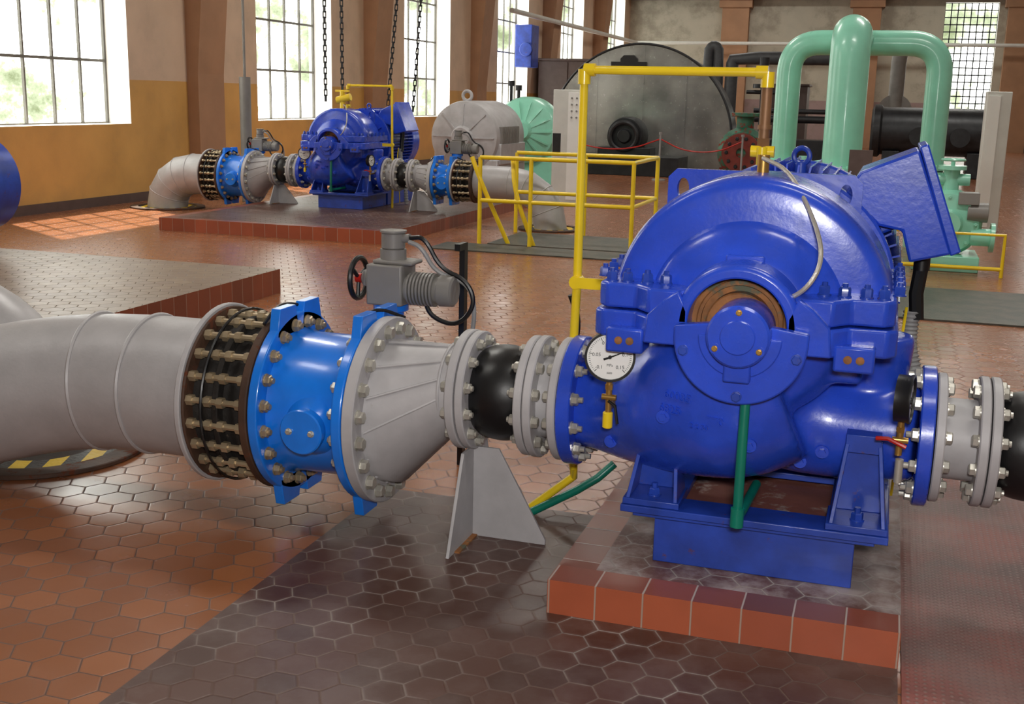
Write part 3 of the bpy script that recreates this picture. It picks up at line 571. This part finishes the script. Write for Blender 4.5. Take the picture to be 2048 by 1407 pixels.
part(Mo,'flexible_conduit',mb,'conduit'); mb=MB(); mb.tube([(.11,4.58,.9),(.10,4.55,.75),(.14,4.55,.6),(.13,4.55,.4),(.12,4.6,.14)],.006,6,smooth=2); part(Mo,'earth_wire',mb,'yellow')
spool(.215,.375,PY,ZS,.135,.215,'grey flanged spool bolted to the blue pump outlet')
rubber_joint(.38,.66,PY,ZS,.15,.215,'black rubber bellows joint on the pump outlet')
reducer(.665,1.0,PY,ZS,ZS-.05,.15,.22,.22,.29,'grey cone reducer on the outlet side')
support(.72,3.93,.012,.34,'grey triangular pipe support under the outlet reducer')
def yframe(dx,dy,flip=1,z0=0.004):
    g='yellow vent pipe frames'; Y=4.1+dy; x0=CX+dx-.02; xp=x0-flip*.645
    t=T('vent_pipe','tall yellow vent pipe rising beside the pump and arching over it','pipe',(xp,Y,z0),g)
    zt=1.75
    low=[(xp-.20,Y+.15,z0+.02),(xp-.03,Y+.17,.17),(xp-.01,Y+.08,.24)] if flip>0 else [(xp,Y,z0)]
    mb=MB(); mb.tube(low+[(xp-.01*flip,Y,.6),(xp,Y,1.0),(xp,Y,zt-.02),(xp+.02*flip,Y,zt),(x0-.03*flip,Y,zt),(x0,Y,zt-.01),(x0,Y,zt-.06)],.0165,12); part(t,'pipe',mb,'yellow')
    for p,q in (((xp,Y,zt-.01),flip),((x0,Y,zt-.01),-flip)):
        mb=MB(); mb.cyl((p[0],p[1],p[2]-.04),(p[0],p[1],p[2]+.012),.023,seg=14); mb.cyl((p[0],Y,zt),(p[0]+q*.04,Y,zt),.023,seg=14); part(t,'elbow',mb,'yellow')
    mb=MB(); mb.cyl((x0,Y,1.53),(x0,Y,zt-.05),.019,seg=14); mb.cyl((x0,Y,1.50),(x0,Y,1.53),.023,seg=6); mb.cyl((x0,Y,1.56),(x0,Y,1.575),.024,seg=14); part(t,'brown_pipe',mb,'bronze',label='old brown bronze pipe length')
    mb=MB(); mb.cyl((x0-.04,Y-.01,1.485),(x0+.04,Y-.01,1.485),.02,seg=14); mb.cyl((x0,Y-.03,1.44),(x0,Y-.03,1.5),.018,seg=14); part(t,'bleed_valve',mb,'yellow')
    mb=MB(); mb.box((min(xp,xp+flip*.13),Y-.03,.965),(max(xp,xp+flip*.13),Y-.02,1.005)); mb.cyl((xp,Y-.025,.985),(xp,Y+.022,.985),.026,seg=12); part(t,'pipe_clamp',mb,'yellow'); return t
yframe(0,0,1,0.004)
solo('drain_pipe','green drain pipe running low over the tiles beside a yellow one','pipe',MB().tube([(-.96,4.4,.20),(-1.04,4.36,.12),(-1.25,4.18,.025)],.017,12,smooth=1),'greenp',(-1.1,4.3,.0))
solo('cable_post','black steel post holding actuator cables','post',MB().box((-1.765,4.72,0),(-1.74,4.76,1.02)).box((-1.765,4.66,.99),(-1.74,4.72,1.02)),'black',(-1.75,4.74,0))
solo('cable_end','black cable end curving up beside the inlet flange','cable',MB().tube([(-1.10,4.19,.6),(-1.09,4.2,.72),(-1.08,4.2,.83),(-1.11,4.18,.92)],.012,8,smooth=2),'rubber',(-1.10,4.2,.6))
# ---------------------------------------------------------------- second pump set
DX,DY,DZ=-6.57,10.25,.03
for t in (P,B,Mo): copytree(t,(DX,DY,DZ),None,'blue '+{'split_case_pump':'double-suction pump of the second set on the red plinth','pump_base_frame':'steel base frame of the second pump','electric_motor':'finned motor of the second pump set'}[t.name])
inlet_line(DX,DY,DZ)
support(DX-1.40,3.93+DY,.15,.40,'grey triangular pipe support on the red tiled plinth')
def elbow(x0,x1,y,z,r,label,zb=0.0):
    t=T('inlet_pipe',label,'pipe',(x1,y,zb),'silver-grey elbow pipes'); d=1 if x1>x0 else -1; Rb=abs(z-zb)*.95; pts=[(x0,y,z),(x1-d*Rb,y,z)]
    for i in range(1,5): a=pi/2*i/4; pts.append((x1-d*Rb+d*Rb*math.sin(a),y,z-Rb+Rb*math.cos(a)))
    pts.append((x1,y,zb)); mb=MB(); mb.tube(pts,r,48); part(t,'pipe',mb,'silver',angle=20)
    for i in range(1,5):
        dd=(Vector(pts[i+1])-Vector(pts[i-1])).normalized(); m2=MB(); m2.torus(pts[i],dd,r,.006,40,5); part(t,'weld_seam',m2,'silver')
elbow(DX-2.485,DX-3.2,PY+DY,ZB+DZ,.28,'silver-grey mitred elbow pipe turning down into the floor')
hole_ring(DX-3.2,PY+DY,0,.5,'striped ring around the far elbow pipe in the floor')
Y2=PY+DY; q=DX
spool(q+.215,q+.375,Y2,ZS+DZ,.135,.215,'grey flanged spool on the second pump outlet'); rubber_joint(q+.38,q+.6,Y2,ZS+DZ,.14,.215,'black rubber bellows joint on the second pump outlet')
reducer(q+.605,q+.93,Y2,ZS+DZ,ZS+DZ-.04,.14,.2,.21,.28,'grey cone reducer beside the smaller blue valve',16)
valve(q+.935,q+1.2,Y2,ZS+DZ-.04,.2,.275,'smaller bright blue butterfly valve on the outlet line',True,16,.3)
disjoint(q+1.205,q+1.5,Y2,ZS+DZ-.04,.2,.28,'dark coupling ring with tie rods on the outlet line',16)
elbow(q+1.5,q+2.5,Y2,ZS+DZ-.04,.21,'silver-grey outlet elbow pipe turning down into the floor'); hole_ring(q+2.5,Y2,0,.4,'striped ring around the outlet elbow pipe')
support(q+.66,3.93+DY,.15,.40,'grey triangular pipe support under the outlet reducer')
yframe(DX,DY,-1,.15)
t=T('yellow_vent_valve','yellow valve with handle above the second pump','valve',(DX-.6,4.1+DY,1.5)); mb=MB()
mb.cyl((DX-.58,4.1+DY,1.55),(DX-.38,4.1+DY,1.6),.05); mb.cyl((DX-.5,4.1+DY,1.44),(DX-.5,4.1+DY,1.68),.035); mb.box((DX-.6,4.08+DY,1.66),(DX-.4,4.12+DY,1.69)); part(t,'valve_body',mb,'yellow',.005)
# ---------------------------------------------------------------- handrail around pit
t=T('guard_railing','yellow tubular guard railing around the floor pit','railing',(-3.5,12.8,0))
xa,xb,ya,yb,zr=-4.38,-2.62,12.35,13.7,.98
for (x,y) in ((xa,ya),(xb,ya),(xb,yb),(xa+.0,yb),((xa+xb)/2,yb),(xa+.6,ya)): part(t,'post',MB().cyl((x,y,0),(x,y,zr),.024,seg=12),'yellow')
for z in (zr,.5):
    part(t,'rail',MB().tube([(xa,ya,z),(xb,ya,z),(xb,yb,z),(xa,yb,z)],.024,12),'yellow')
part(t,'ladder_rail',MB().tube([(xa-.1,ya,zr),(xa+.02,ya-.02,.7),(xa+.3,ya+.15,.0)],.026,12,smooth=2),'yellow')
part(t,'ladder_rail',MB().tube([(xa+.35,ya+.1,zr),(xa+.42,ya-.02,.6),(xa+.62,ya+.1,.0)],.026,12,smooth=2),'yellow')
part(t,'sign_plate',MB().box((xa+.45,yb,zr),(xa+.55,yb+.01,zr+.25)),'dark')
solo('pit_cover','dark steel cover plates over the floor pit','floor plate',MB().box((-4.75,11.7,-.01),(-2.4,12.3,.012)).box((-4.3,12.4,-.01),(-2.65,13.65,.01)),'hatch',(-3.5,12.5,0))
# ---------------------------------------------------------------- background machines
bx=-7.70
t=T('blue_machine','round dark-blue machine casing standing on a plinth by the wall','machine',(bx,8.2,.2))
mb=MB(); mb.rev((bx,7.9,.80),(0,1,0),[(0,0),(0,.36),(.04,.42),(.5,.42),(.54,.36),(.54,0)],56); part(t,'drum',mb,'blued'); part(t,'stand',MB().box((bx-.3,8.0,.2),(bx-.05,8.35,.45)),'blued',.01)
mb=MB(); mb.cyl((-9.3,15.6,0),(-9.3,15.6,1.85),.085,seg=24); mb.cyl((-9.3,15.6,1.85),(-9.3,15.6,7.2),.02,seg=10); solo('standpipe','grey vertical standpipe with thin graduated rod above','pipe',mb,'act',(-9.3,15.6,0))
def bigmotor(x,y,z,r,L,mat,label):
    t=T('large_motor',label,'motor',(x,y,0)); mb=MB(); mb.rev((x,y,z),(0,1,0),[(-.18,0),(-.18,.16),(-.1,.2),(-.06,r*.75),(0,r*.97),(.1,r),(L-.1,r),(L,r*.95),(L+.06,r*.7),(L+.06,0)],56); part(t,'casing',mb,mat)
    mb=MB()
    for i in range(8):
        a=2*pi*i/8; d=V(math.cos(a),0,math.sin(a)); mb.prism([(.12,0),(r*.9,-.0),(r*.9,.03),(.12,.12)],V(x,y-.02,z),d,(0,-1,0),.02)
    part(t,'end_ribs',mb,mat); mb=MB(); mb.box((x-r*.95,y+.1,z-r*.75),(x+r*1.05,y+L-.1,z-.1)); mb.box((x-r,y,.0),(x+r,y+L,z-r*.6)); part(t,'frame',mb,mat,.02)
    mb=MB(); mb.torus((x,y+.15,z+r+.08),(0,1,0),.08,.03,24,8); part(t,'lifting_eye',mb,mat)
    mb=MB()
    for i in range(14): mb.box((x-.0+r*.5,y+.15+i*.07,z-.1),(x+r*1.06,y+.18+i*.07,z+r*.3))
    part(t,'louvres',mb,'act'); return t
bigmotor(-7.05,19.0,.95,.62,1.6,'grey','large light-grey electric motor with domed ribbed end')
gx,gy=-6.72,21.5
t=T('green_pump','rounded mint-green pump casing beside the grey motor','pump',(gx,gy+.3,0)); mb=MB()
mb.rev((gx,gy,1.02),(0,1,0),[(-.3,0),(-.3,.15),(-.22,.2),(-.12,.5),(-.08,.6),(0,.64),(.4,.64),(.48,.58),(.6,.3),(.8,.2),(.8,0)],48); part(t,'casing',mb,'mint')
for z in(.95,1.01): part(t,'split_flange',MB().box((gx-.8,gy-.1,z),(gx+.8,gy+.8,z+.05)),'mint',.01)
mb=MB()
for i in range(14): a=2*pi*i/14; d=V(math.cos(a),0,math.sin(a)); mb.prism([(.15,.22),(.5,.14),(.58,.06),(.15,.06)],V(gx,gy-.02,1.02),d,(0,-1,0),.03)
part(t,'ribs',mb,'mint'); part(t,'pedestal',MB().box((gx-.6,gy,0),(gx+.6,gy+.8,.55)),'mint',.02)
for ox,hh in ((-.3,.3),(-.15,.22)): part(t,'oil_cup',MB().cyl((gx+ox,gy,1.5),(gx+ox,gy,1.62+hh),.03).cyl((gx+ox,gy,1.55+hh),(gx+ox,gy,1.65+hh),.06),'dark')
FX=-5.66; ZD=.74; R_=2.17
t=T('flywheel_casing','huge round mottled grey steel flywheel casing with seams','machine casing',(FX,27.5,0))
def arcdisc(y0,y1,r,k=0,zc=ZD):
    mb=MB(); pts=[]
    a0=-math.asin(zc/r)
    for i in range(73): a=a0+(pi-2*a0)*i/72; pts.append((FX+r*math.cos(a),zc+r*math.sin(a)))
    mb.prism(pts,(0,y1,0),(1,0,0),(0,0,1),y1-y0); return mb
part(t,'front_plate',arcdisc(27.0,27.08,R_),'disc'); part(t,'rim',arcdisc(27.08,28.2,R_*.985),'dark')
for x in (-6.7,-5.6,-4.6):
    h=ZD+math.sqrt(max(0,R_**2-(x-FX)**2)); part(t,'seam_strip',MB().box((x-.02,26.985,0),(x+.02,27.0,h-.03)),'disc')
a=[pi*.02+(pi*.96)*i/40 for i in range(41)]; part(t,'rim_band',MB().tube([(FX+R_*math.cos(q),27.0,ZD+R_*math.sin(q)) for q in a],.028,8),'dark')
part(t,'crest_plate',MB().prism([(-.42,-.18),(.42,-.18),(.42,.05),(.2,.05),(.2,.12),(.12,.2),(-.12,.2),(-.2,.12),(-.2,.05),(-.42,.05)],(-5.95,26.97,2.45),(1,0,0),(0,0,1),.03),'ink')
t=T('bearing_pedestal','dark iron bearing pedestal on a black plinth','machine',(-5.7,26,0)); mb=MB(); mb.rev((-5.7,25.6,.85),(0,1,0),[(0,0),(0,.14),(.1,.16),(.1,.4),(.2,.42),(.7,.42),(.7,0)],40); mb.box((-6.3,25.65,.42),(-5.1,26.3,.6)); part(t,'bearing',mb,'dark',.01)
mb=MB(); mb.torus((-5.7,25.6,.85),(0,1,0),.3,.05,32,8); part(t,'bearing_ring',mb,'dark'); part(t,'plinth',MB().box((-7.2,25.3,0),(-4.4,26.6,.42)),'dark',.01)
for x in (-6.7,-4.6,-2.9):
    t=T('barrier_post','thin steel barrier post holding a red rope','barrier post',(x,24.2,0),'rope barrier posts'); part(t,'post',MB().cyl((x,24.2,.03),(x,24.2,.95),.02,seg=12),'conduit'); part(t,'base',MB().cyl((x,24.2,0),(x,24.2,.03),.14),'conduit'); part(t,'finial',MB().cyl((x,24.2,.95),(x,24.2,1.0),.035,seg=12),'conduit')
for a,b in ((-6.7,-4.6),(-4.6,-2.9),(-8.4,-6.7)):
    solo('barrier_rope','red sagging barrier rope','rope',MB().tube([(a+.02,24.2,.85),(a+(b-a)*.3,24.2,.62),(a+(b-a)*.7,24.2,.62),(b-.02,24.2,.85)],.014,8,smooth=3),'red',((a+b)/2,24.2,.6),group='red barrier ropes')
t=T('control_cabinet','tall narrow cream control cabinet with gauges and buttons','cabinet',(-4.93,18.1,0),'cream control cabinets'); part(t,'body',MB().box((-5.17,18,0),(-4.72,18.3,1.78)),'cream',.008)
for i in range(4):
    for j in range(2): part(t,'button',MB().cyl((-4.86+j*.08,18.0,1.65-i*.1),(-4.86+j*.08,17.98,1.65-i*.1),.016,seg=12),'act')
part(t,'panel',MB().box((-4.92,17.99,.05),(-4.73,18.0,1.74)),'white')
t=T('control_cabinet','tall narrow cream cabinet standing on the tiled floor','cabinet',(1.3,17,0),'cream control cabinets'); part(t,'body',MB().box((1.16,16.9,0),(1.47,17.25,1.86)),'cream',.008); part(t,'door_panel',MB().box((1.17,16.88,.06),(1.33,16.9,1.8)),'white')
solo('wall_cabinet','dark brown double cabinet against the wall','cabinet',MB().box((-10.5,34.8,0),(-8.6,36.2,2.75)).box((-10.55,34.75,2.75),(-8.55,36.25,2.82)).box((-9.6,34.77,.1),(-9.57,34.8,2.7)),'brown',(-9.5,35.5,0),.01)
solo('blue_wall_unit','blue electrical unit mounted on the wall','electrical unit',MB().box((-10.66,32.9,2.5),(-10.15,33.6,3.7)).cyl((-10.3,32.8,3.0),(-10.3,32.9,3.0),.2),'blued',(-10.5,33.2,2.5),.02)
t=T('green_pipe_header','thick mint-green arched pipes joined by a header','pipe',(-.4,14.3,0))
def bend(a,b,c,r,n=10):
    a,b,c=Vector(a),Vector(b),Vector(c); p=b+(a-b).normalized()*r; q=b+(c-b).normalized()*r; return [a]+[p*(1-s)**2+b*2*s*(1-s)+q*s*s for s in [i/n for i in range(n+1)]]
zt=2.36; xl,xr,xm=-1.25,.46,-.52
part(t,'side_pipe',MB().tube(bend((xl,14.6,.3),(xl,14.6,zt),(-.4,14.6,zt),.36)+[(-.3,14.6,zt)],.145,32),'mint',angle=60)
part(t,'side_pipe',MB().tube(bend((xr,14.6,.3),(xr,14.6,zt),(-.3,14.6,zt),.36)+[(-.5,14.6,zt)],.145,32),'mint',angle=60)
part(t,'centre_pipe',MB().tube(bend((xm,13.6,.3),(xm,13.6,2.42),(xm,14.6,2.42),.3)+[(xm,14.7,2.40)],.215,36),'mint',angle=60)
for (x,y,r) in ((xl,14.6,.14),(xr,14.6,.14),(xm,13.6,.2)):
    for z in (.86,.92): part(t,'flange',MB().cyl((x,y,z),(x,y,z+.04),r*1.6,seg=32),'mint')
    for i in range(10): bolt(t,(x+r*1.35*math.cos(i*pi/5),y+r*1.35*math.sin(i*pi/5),.96),(0,0,1),.018,.02,'mint')
    part(t,'base_casing',MB().rev((x,y,0),(0,0,1),[(0,r*1.6),(.2,r*1.7),(.5,r*1.5),(.86,r*1.1)],32),'mint')
t=T('green_pump','mint-green pump with valves near the trench','pump',(.65,12.9,0)); mb=MB(); mb.rev((.62,12.55,.48),(0,1,0),[(0,0),(0,.12),(.08,.15),(.1,.3),(.18,.34),(.5,.34),(.6,.2),(.6,0)],40); part(t,'volute',mb,'mint')
part(t,'base',MB().box((.3,12.5,0),(.95,13.2,.16)),'mint',.01); part(t,'valve',MB().cyl((.62,12.8,.8),(.62,12.8,1.05),.08).cyl((.62,12.8,1.02),(.62,12.8,1.06),.14).cyl((.45,12.8,.92),(.8,12.8,.92),.06),'mint'); part(t,'motor',MB().cyl((.8,12.7,.6),(1.0,12.7,.6),.1).box((.7,12.6,.68),(.9,12.8,.8)),'act',.005)
part(t,'handwheel',MB().torus((.62,12.75,1.12),(0,0,1),.11,.014,28,6).cyl((.62,12.75,1.05),(.62,12.75,1.13),.02),'mint')
part(t,'side_branch',MB().cyl((.85,12.7,.35),(1.08,12.7,.35),.09).cyl((1.04,12.7,.35),(1.08,12.7,.35),.15),'mint')
for i in range(8): bolt(t,(.62+.27*math.cos(i*pi/4),12.65,.48+.27*math.sin(i*pi/4)),(0,-1,0),.018,.02,'mint')
t=T('guard_railing','low yellow tubular frame around the green pump','railing',(.6,12.2,0)); part(t,'rail',MB().tube([(.0,12.3,0),(.0,12.3,.42),(1.15,12.3,.42),(1.15,12.3,0)],.02,10),'yellow'); part(t,'lower_rail',MB().tube([(.0,12.3,.08),(1.15,12.3,.08)],.02,10),'yellow')
solo('green_trestle','pale green sheet-metal stand behind the blue motor','stand',MB().prism([(0,0),(.3,0),(.16,.75),(.06,.75)],(-.12,8.6,0),(1,0,0),(0,0,1),.25),'mint',(0,8.5,0),.01)
t=T('green_valve_block','mint-green valve cluster with red plate beside the pipes','valve',(-.9,12.5,0)); part(t,'pedestal',MB().box((-1.15,12.3,0),(-.65,12.7,.85)),'mint',.02); part(t,'valve_wheel',MB().cyl((-1.05,12.4,.8),(-1.05,12.4,1.02),.06).torus((-1.05,12.4,1.04),(0,0,1),.1,.015,24,6),'mint'); part(t,'valve_bonnet',MB().cyl((-.95,12.4,.95),(-.65,12.4,1.0),.09).cyl((-.85,12.4,.85),(-.85,12.4,1.12),.05),'mint'); part(t,'red_plate',MB().box((-.40,12.4,.5),(-.17,12.45,1.2)).box((-.66,12.4,.5),(-.40,12.45,.56)),'brown')
t=T('old_pump','old red and green centrifugal pump with round flange','pump',(-2.95,25,0)); mb=MB(); mb.rev((-2.95,24.5,.62),(0,1,0),[(0,0),(0,.16),(.05,.2),(.05,.42),(.15,.52),(.5,.52),(.7,.3),(.7,0)],40); mb.box((-3.4,24.6,0),(-2.5,25.3,.3)); mb.cyl((-2.95,24.9,.9),(-2.95,24.9,1.4),.18); mb.cyl((-2.95,24.9,1.35),(-2.95,24.9,1.43),.3); part(t,'casing',mb,'redgreen',.01); mb=MB(); mb.ring((-2.95,24.43,.62),(-2.95,24.5,.62),.1,.40,32)
part(t,'flange',mb,'wornred',label='worn red round flange')
for i in range(10): bolt(t,(-2.95+.3*math.cos(i*pi/5),24.43,.62+.3*math.sin(i*pi/5)),(0,-1,0),.035,.03,'dark')
t=T('black_cylinder','large black horizontal cylinder with round covers','machine',(1,29.4,0)); mb=MB(); mb.rev((-.5,29.6,1.05),(1,0,0),[(0,0),(0,.5),(.06,.62),(.2,.62),(.25,.56),(2.5,.56),(2.55,.62),(2.8,.62),(2.85,.5),(2.85,0)],48); part(t,'shell',mb,'dark')
for x in (.6,1.5): part(t,'cover',MB().cyl((x,28.95,.95),(x,29.1,.95),.22),'dark')
for x in (-.2,1.7): part(t,'saddle',MB().box((x,29.2,0),(x+.4,30,.6)),'dark',.02)
t=T('steam_engine','dark iron engine with horizontal beams and upright valves','engine',(-2,30.5,0)); part(t,'bed',MB().box((-3.6,30,0),(-.7,31,.75)),'dark',.02)
for z,rr in ((1.45,.06),(1.25,.09)): part(t,'beam',MB().cyl((-3.4,30.3,z),(-.7,30.3,z),rr),'dark')
mb=MB(); mb.cyl((-3.2,30.2,.75),(-3.2,30.2,2.6),.06); mb.cyl((-3.2,30.2,2.0),(-3.2,30.2,2.1),.25); mb.cyl((-3.2,30.2,2.5),(-3.2,30.2,2.75),.12); mb.cyl((-3.6,30.2,1.9),(-2.8,30.2,1.9),.05); part(t,'valve_gear',mb,'dark'); part(t,'valve_gear',MB().cyl((-1.2,30.2,.75),(-1.2,30.2,2.0),.05).cyl((-1.2,30.2,1.6),(-1.2,30.2,1.7),.2),'dark')
solo('dark_cabinet','dark grey cabinet behind the engine','cabinet',MB().box((-3.3,33,0),(-2.3,34,2.1)).box((-3.35,32.95,2.1),(-2.25,34.05,2.16)),'brown',(-2.8,33.5,0),.01)
MAT['gpipe']=paint('dull_grey_pipe_paint',(78,80,84),.5,.75,0,.1)
solo('dark_pipework','dark grey hairpin pipe behind the flywheel casing','pipe',MB().tube([(-4.9,32,0),(-4.9,32,2.95),(-4.8,32,3.1),(-4.7,32,3.1),(-4.6,32,2.95),(-4.6,32,0)],.14,16,smooth=1),'gpipe',(-4.75,32,0))
solo('dark_pipework','dark grey overhead pipework behind the flywheel casing','pipe',MB().tube([(-4.25,32,0),(-4.25,32,2.6),(-4.2,32,2.8),(-1.6,32,2.8)],.17,16,smooth=1),'gpipe',(-4.2,32,0))
mb=MB(); mb.tube([(.0,34,0),(.0,34,2.8),(.02,34,3.0)],.2,16); mb.cyl((.0,33.9,1.5),(.0,34.1,1.5),.45); solo('dark_pipework','dark grey upright pipe with round valve by the back wall','pipe',mb,'act',(0,34,0))
def chain(pts,label):
    mb=MB(); P_=[Vector(p) for p in pts]; L=sum((P_[i+1]-P_[i]).length for i in range(len(P_)-1)); st=.075; n=int(L/st)
    for i in range(n):
        d=i*st; j=0
        while j<len(P_)-2 and d>(P_[j+1]-P_[j]).length: d-=(P_[j+1]-P_[j]).length; j+=1
        dr=(P_[j+1]-P_[j]).normalized(); c=P_[j]+dr*d; _,u,v=frame(dr); w=u if i%2 else v
        mb.tube([c-dr*.042-w*.02,c+dr*.042-w*.02,c+dr*.042+w*.02,c-dr*.042+w*.02,c-dr*.042-w*.02],.0095,5)
    solo('hoist_chain',label,'chain',mb,'dark',P_[0],group='hanging hoist chains')
chain([(-7.62,14.9,7.2),(-7.6,14.9,1.5)],'dark steel hoist chain hanging down'); chain([(-7.36,14.9,7.2),(-7.34,14.9,1.5)],'dark steel hoist chain hanging down'); chain([(-6.55,15.9,7.2),(-7.1,15.9,1.45)],'dark steel hoist chain hanging at a slant'); chain([(-6.3,16.0,7.2),(-6.75,16.0,1.3)],'dark steel hoist chain hanging at a slant')
# ---------------------------------------------------------------- world + lights
W=bpy.data.worlds.new('world'); scene.world=W; W.use_nodes=True; nt=W.node_tree; nt.nodes.clear()
o=nt.nodes.new('ShaderNodeOutputWorld'); bg=nt.nodes.new('ShaderNodeBackground'); tc=nt.nodes.new('ShaderNodeTexCoord'); nz=nt.nodes.new('ShaderNodeTexNoise'); nz.inputs['Scale'].default_value=18; nz.inputs['Detail'].default_value=10; nz.inputs['Roughness'].default_value=.68
rp=nt.nodes.new('ShaderNodeValToRGB'); rp.color_ramp.elements[0].position=.38; rp.color_ramp.elements[0].color=(.055,.065,.035,1); rp.color_ramp.elements[1].position=.58; rp.color_ramp.elements[1].color=(1,1,.97,1)
k_=rp.color_ramp.elements.new(.47); k_.color=(.12,.135,.09,1)
nt.links.new(tc.outputs['Generated'],nz.inputs['Vector']); nt.links.new(nz.outputs[0],rp.inputs[0]); nt.links.new(rp.outputs[0],bg.inputs[0]); nt.links.new(bg.outputs[0],o.inputs[0]); bg.inputs[1].default_value=9
def area(name,loc,size,sy,power,rot,col=(1,1,1),portal=False):
    l=bpy.data.lights.new(name,'AREA'); l.shape='RECTANGLE'; l.size=size; l.size_y=sy; l.energy=power; l.color=col
    if portal: l.cycles.is_portal=True
    ob=bpy.data.objects.new(name,l); ob.location=loc; ob.rotation_euler=rot; COL.objects.link(ob); return ob
for (a,b) in wins: area('window_portal',(XL-.45,(a+b)/2,(SZ+TZ)/2),TZ-SZ,b-a,1,(0,rad(-90),0),portal=True)
for (a,b) in bw: area('window_portal',((a+b)/2,YB+.45,(bz0+bz1)/2),b-a,bz1-bz0,1,(rad(-90),0,0),portal=True)
for y,e_ in ((2,95),(9,180),(17,180),(26,120),(36,110),(44,110)):
    for x in (-5.5,1.5): area('ceiling_fill',(x,y,6.9),2.4,.8,e_,(0,0,0),(1,.97,.9))  # added fill lights under the ceiling, out of view, brightening the hall
area('camera_flash',(.1,-.15,1.95),.3,.2,95,(rad(80),0,rad(14)),(1,.97,.94))
s=bpy.data.lights.new('sun','SUN'); s.energy=10; s.angle=rad(1); s.color=(1,.9,.74); so=bpy.data.objects.new('sun',s); so.rotation_euler=V(.40,-.25,-.88).to_track_quat('-Z','Y').to_euler(); COL.objects.link(so)
scene.view_settings.view_transform='Standard'
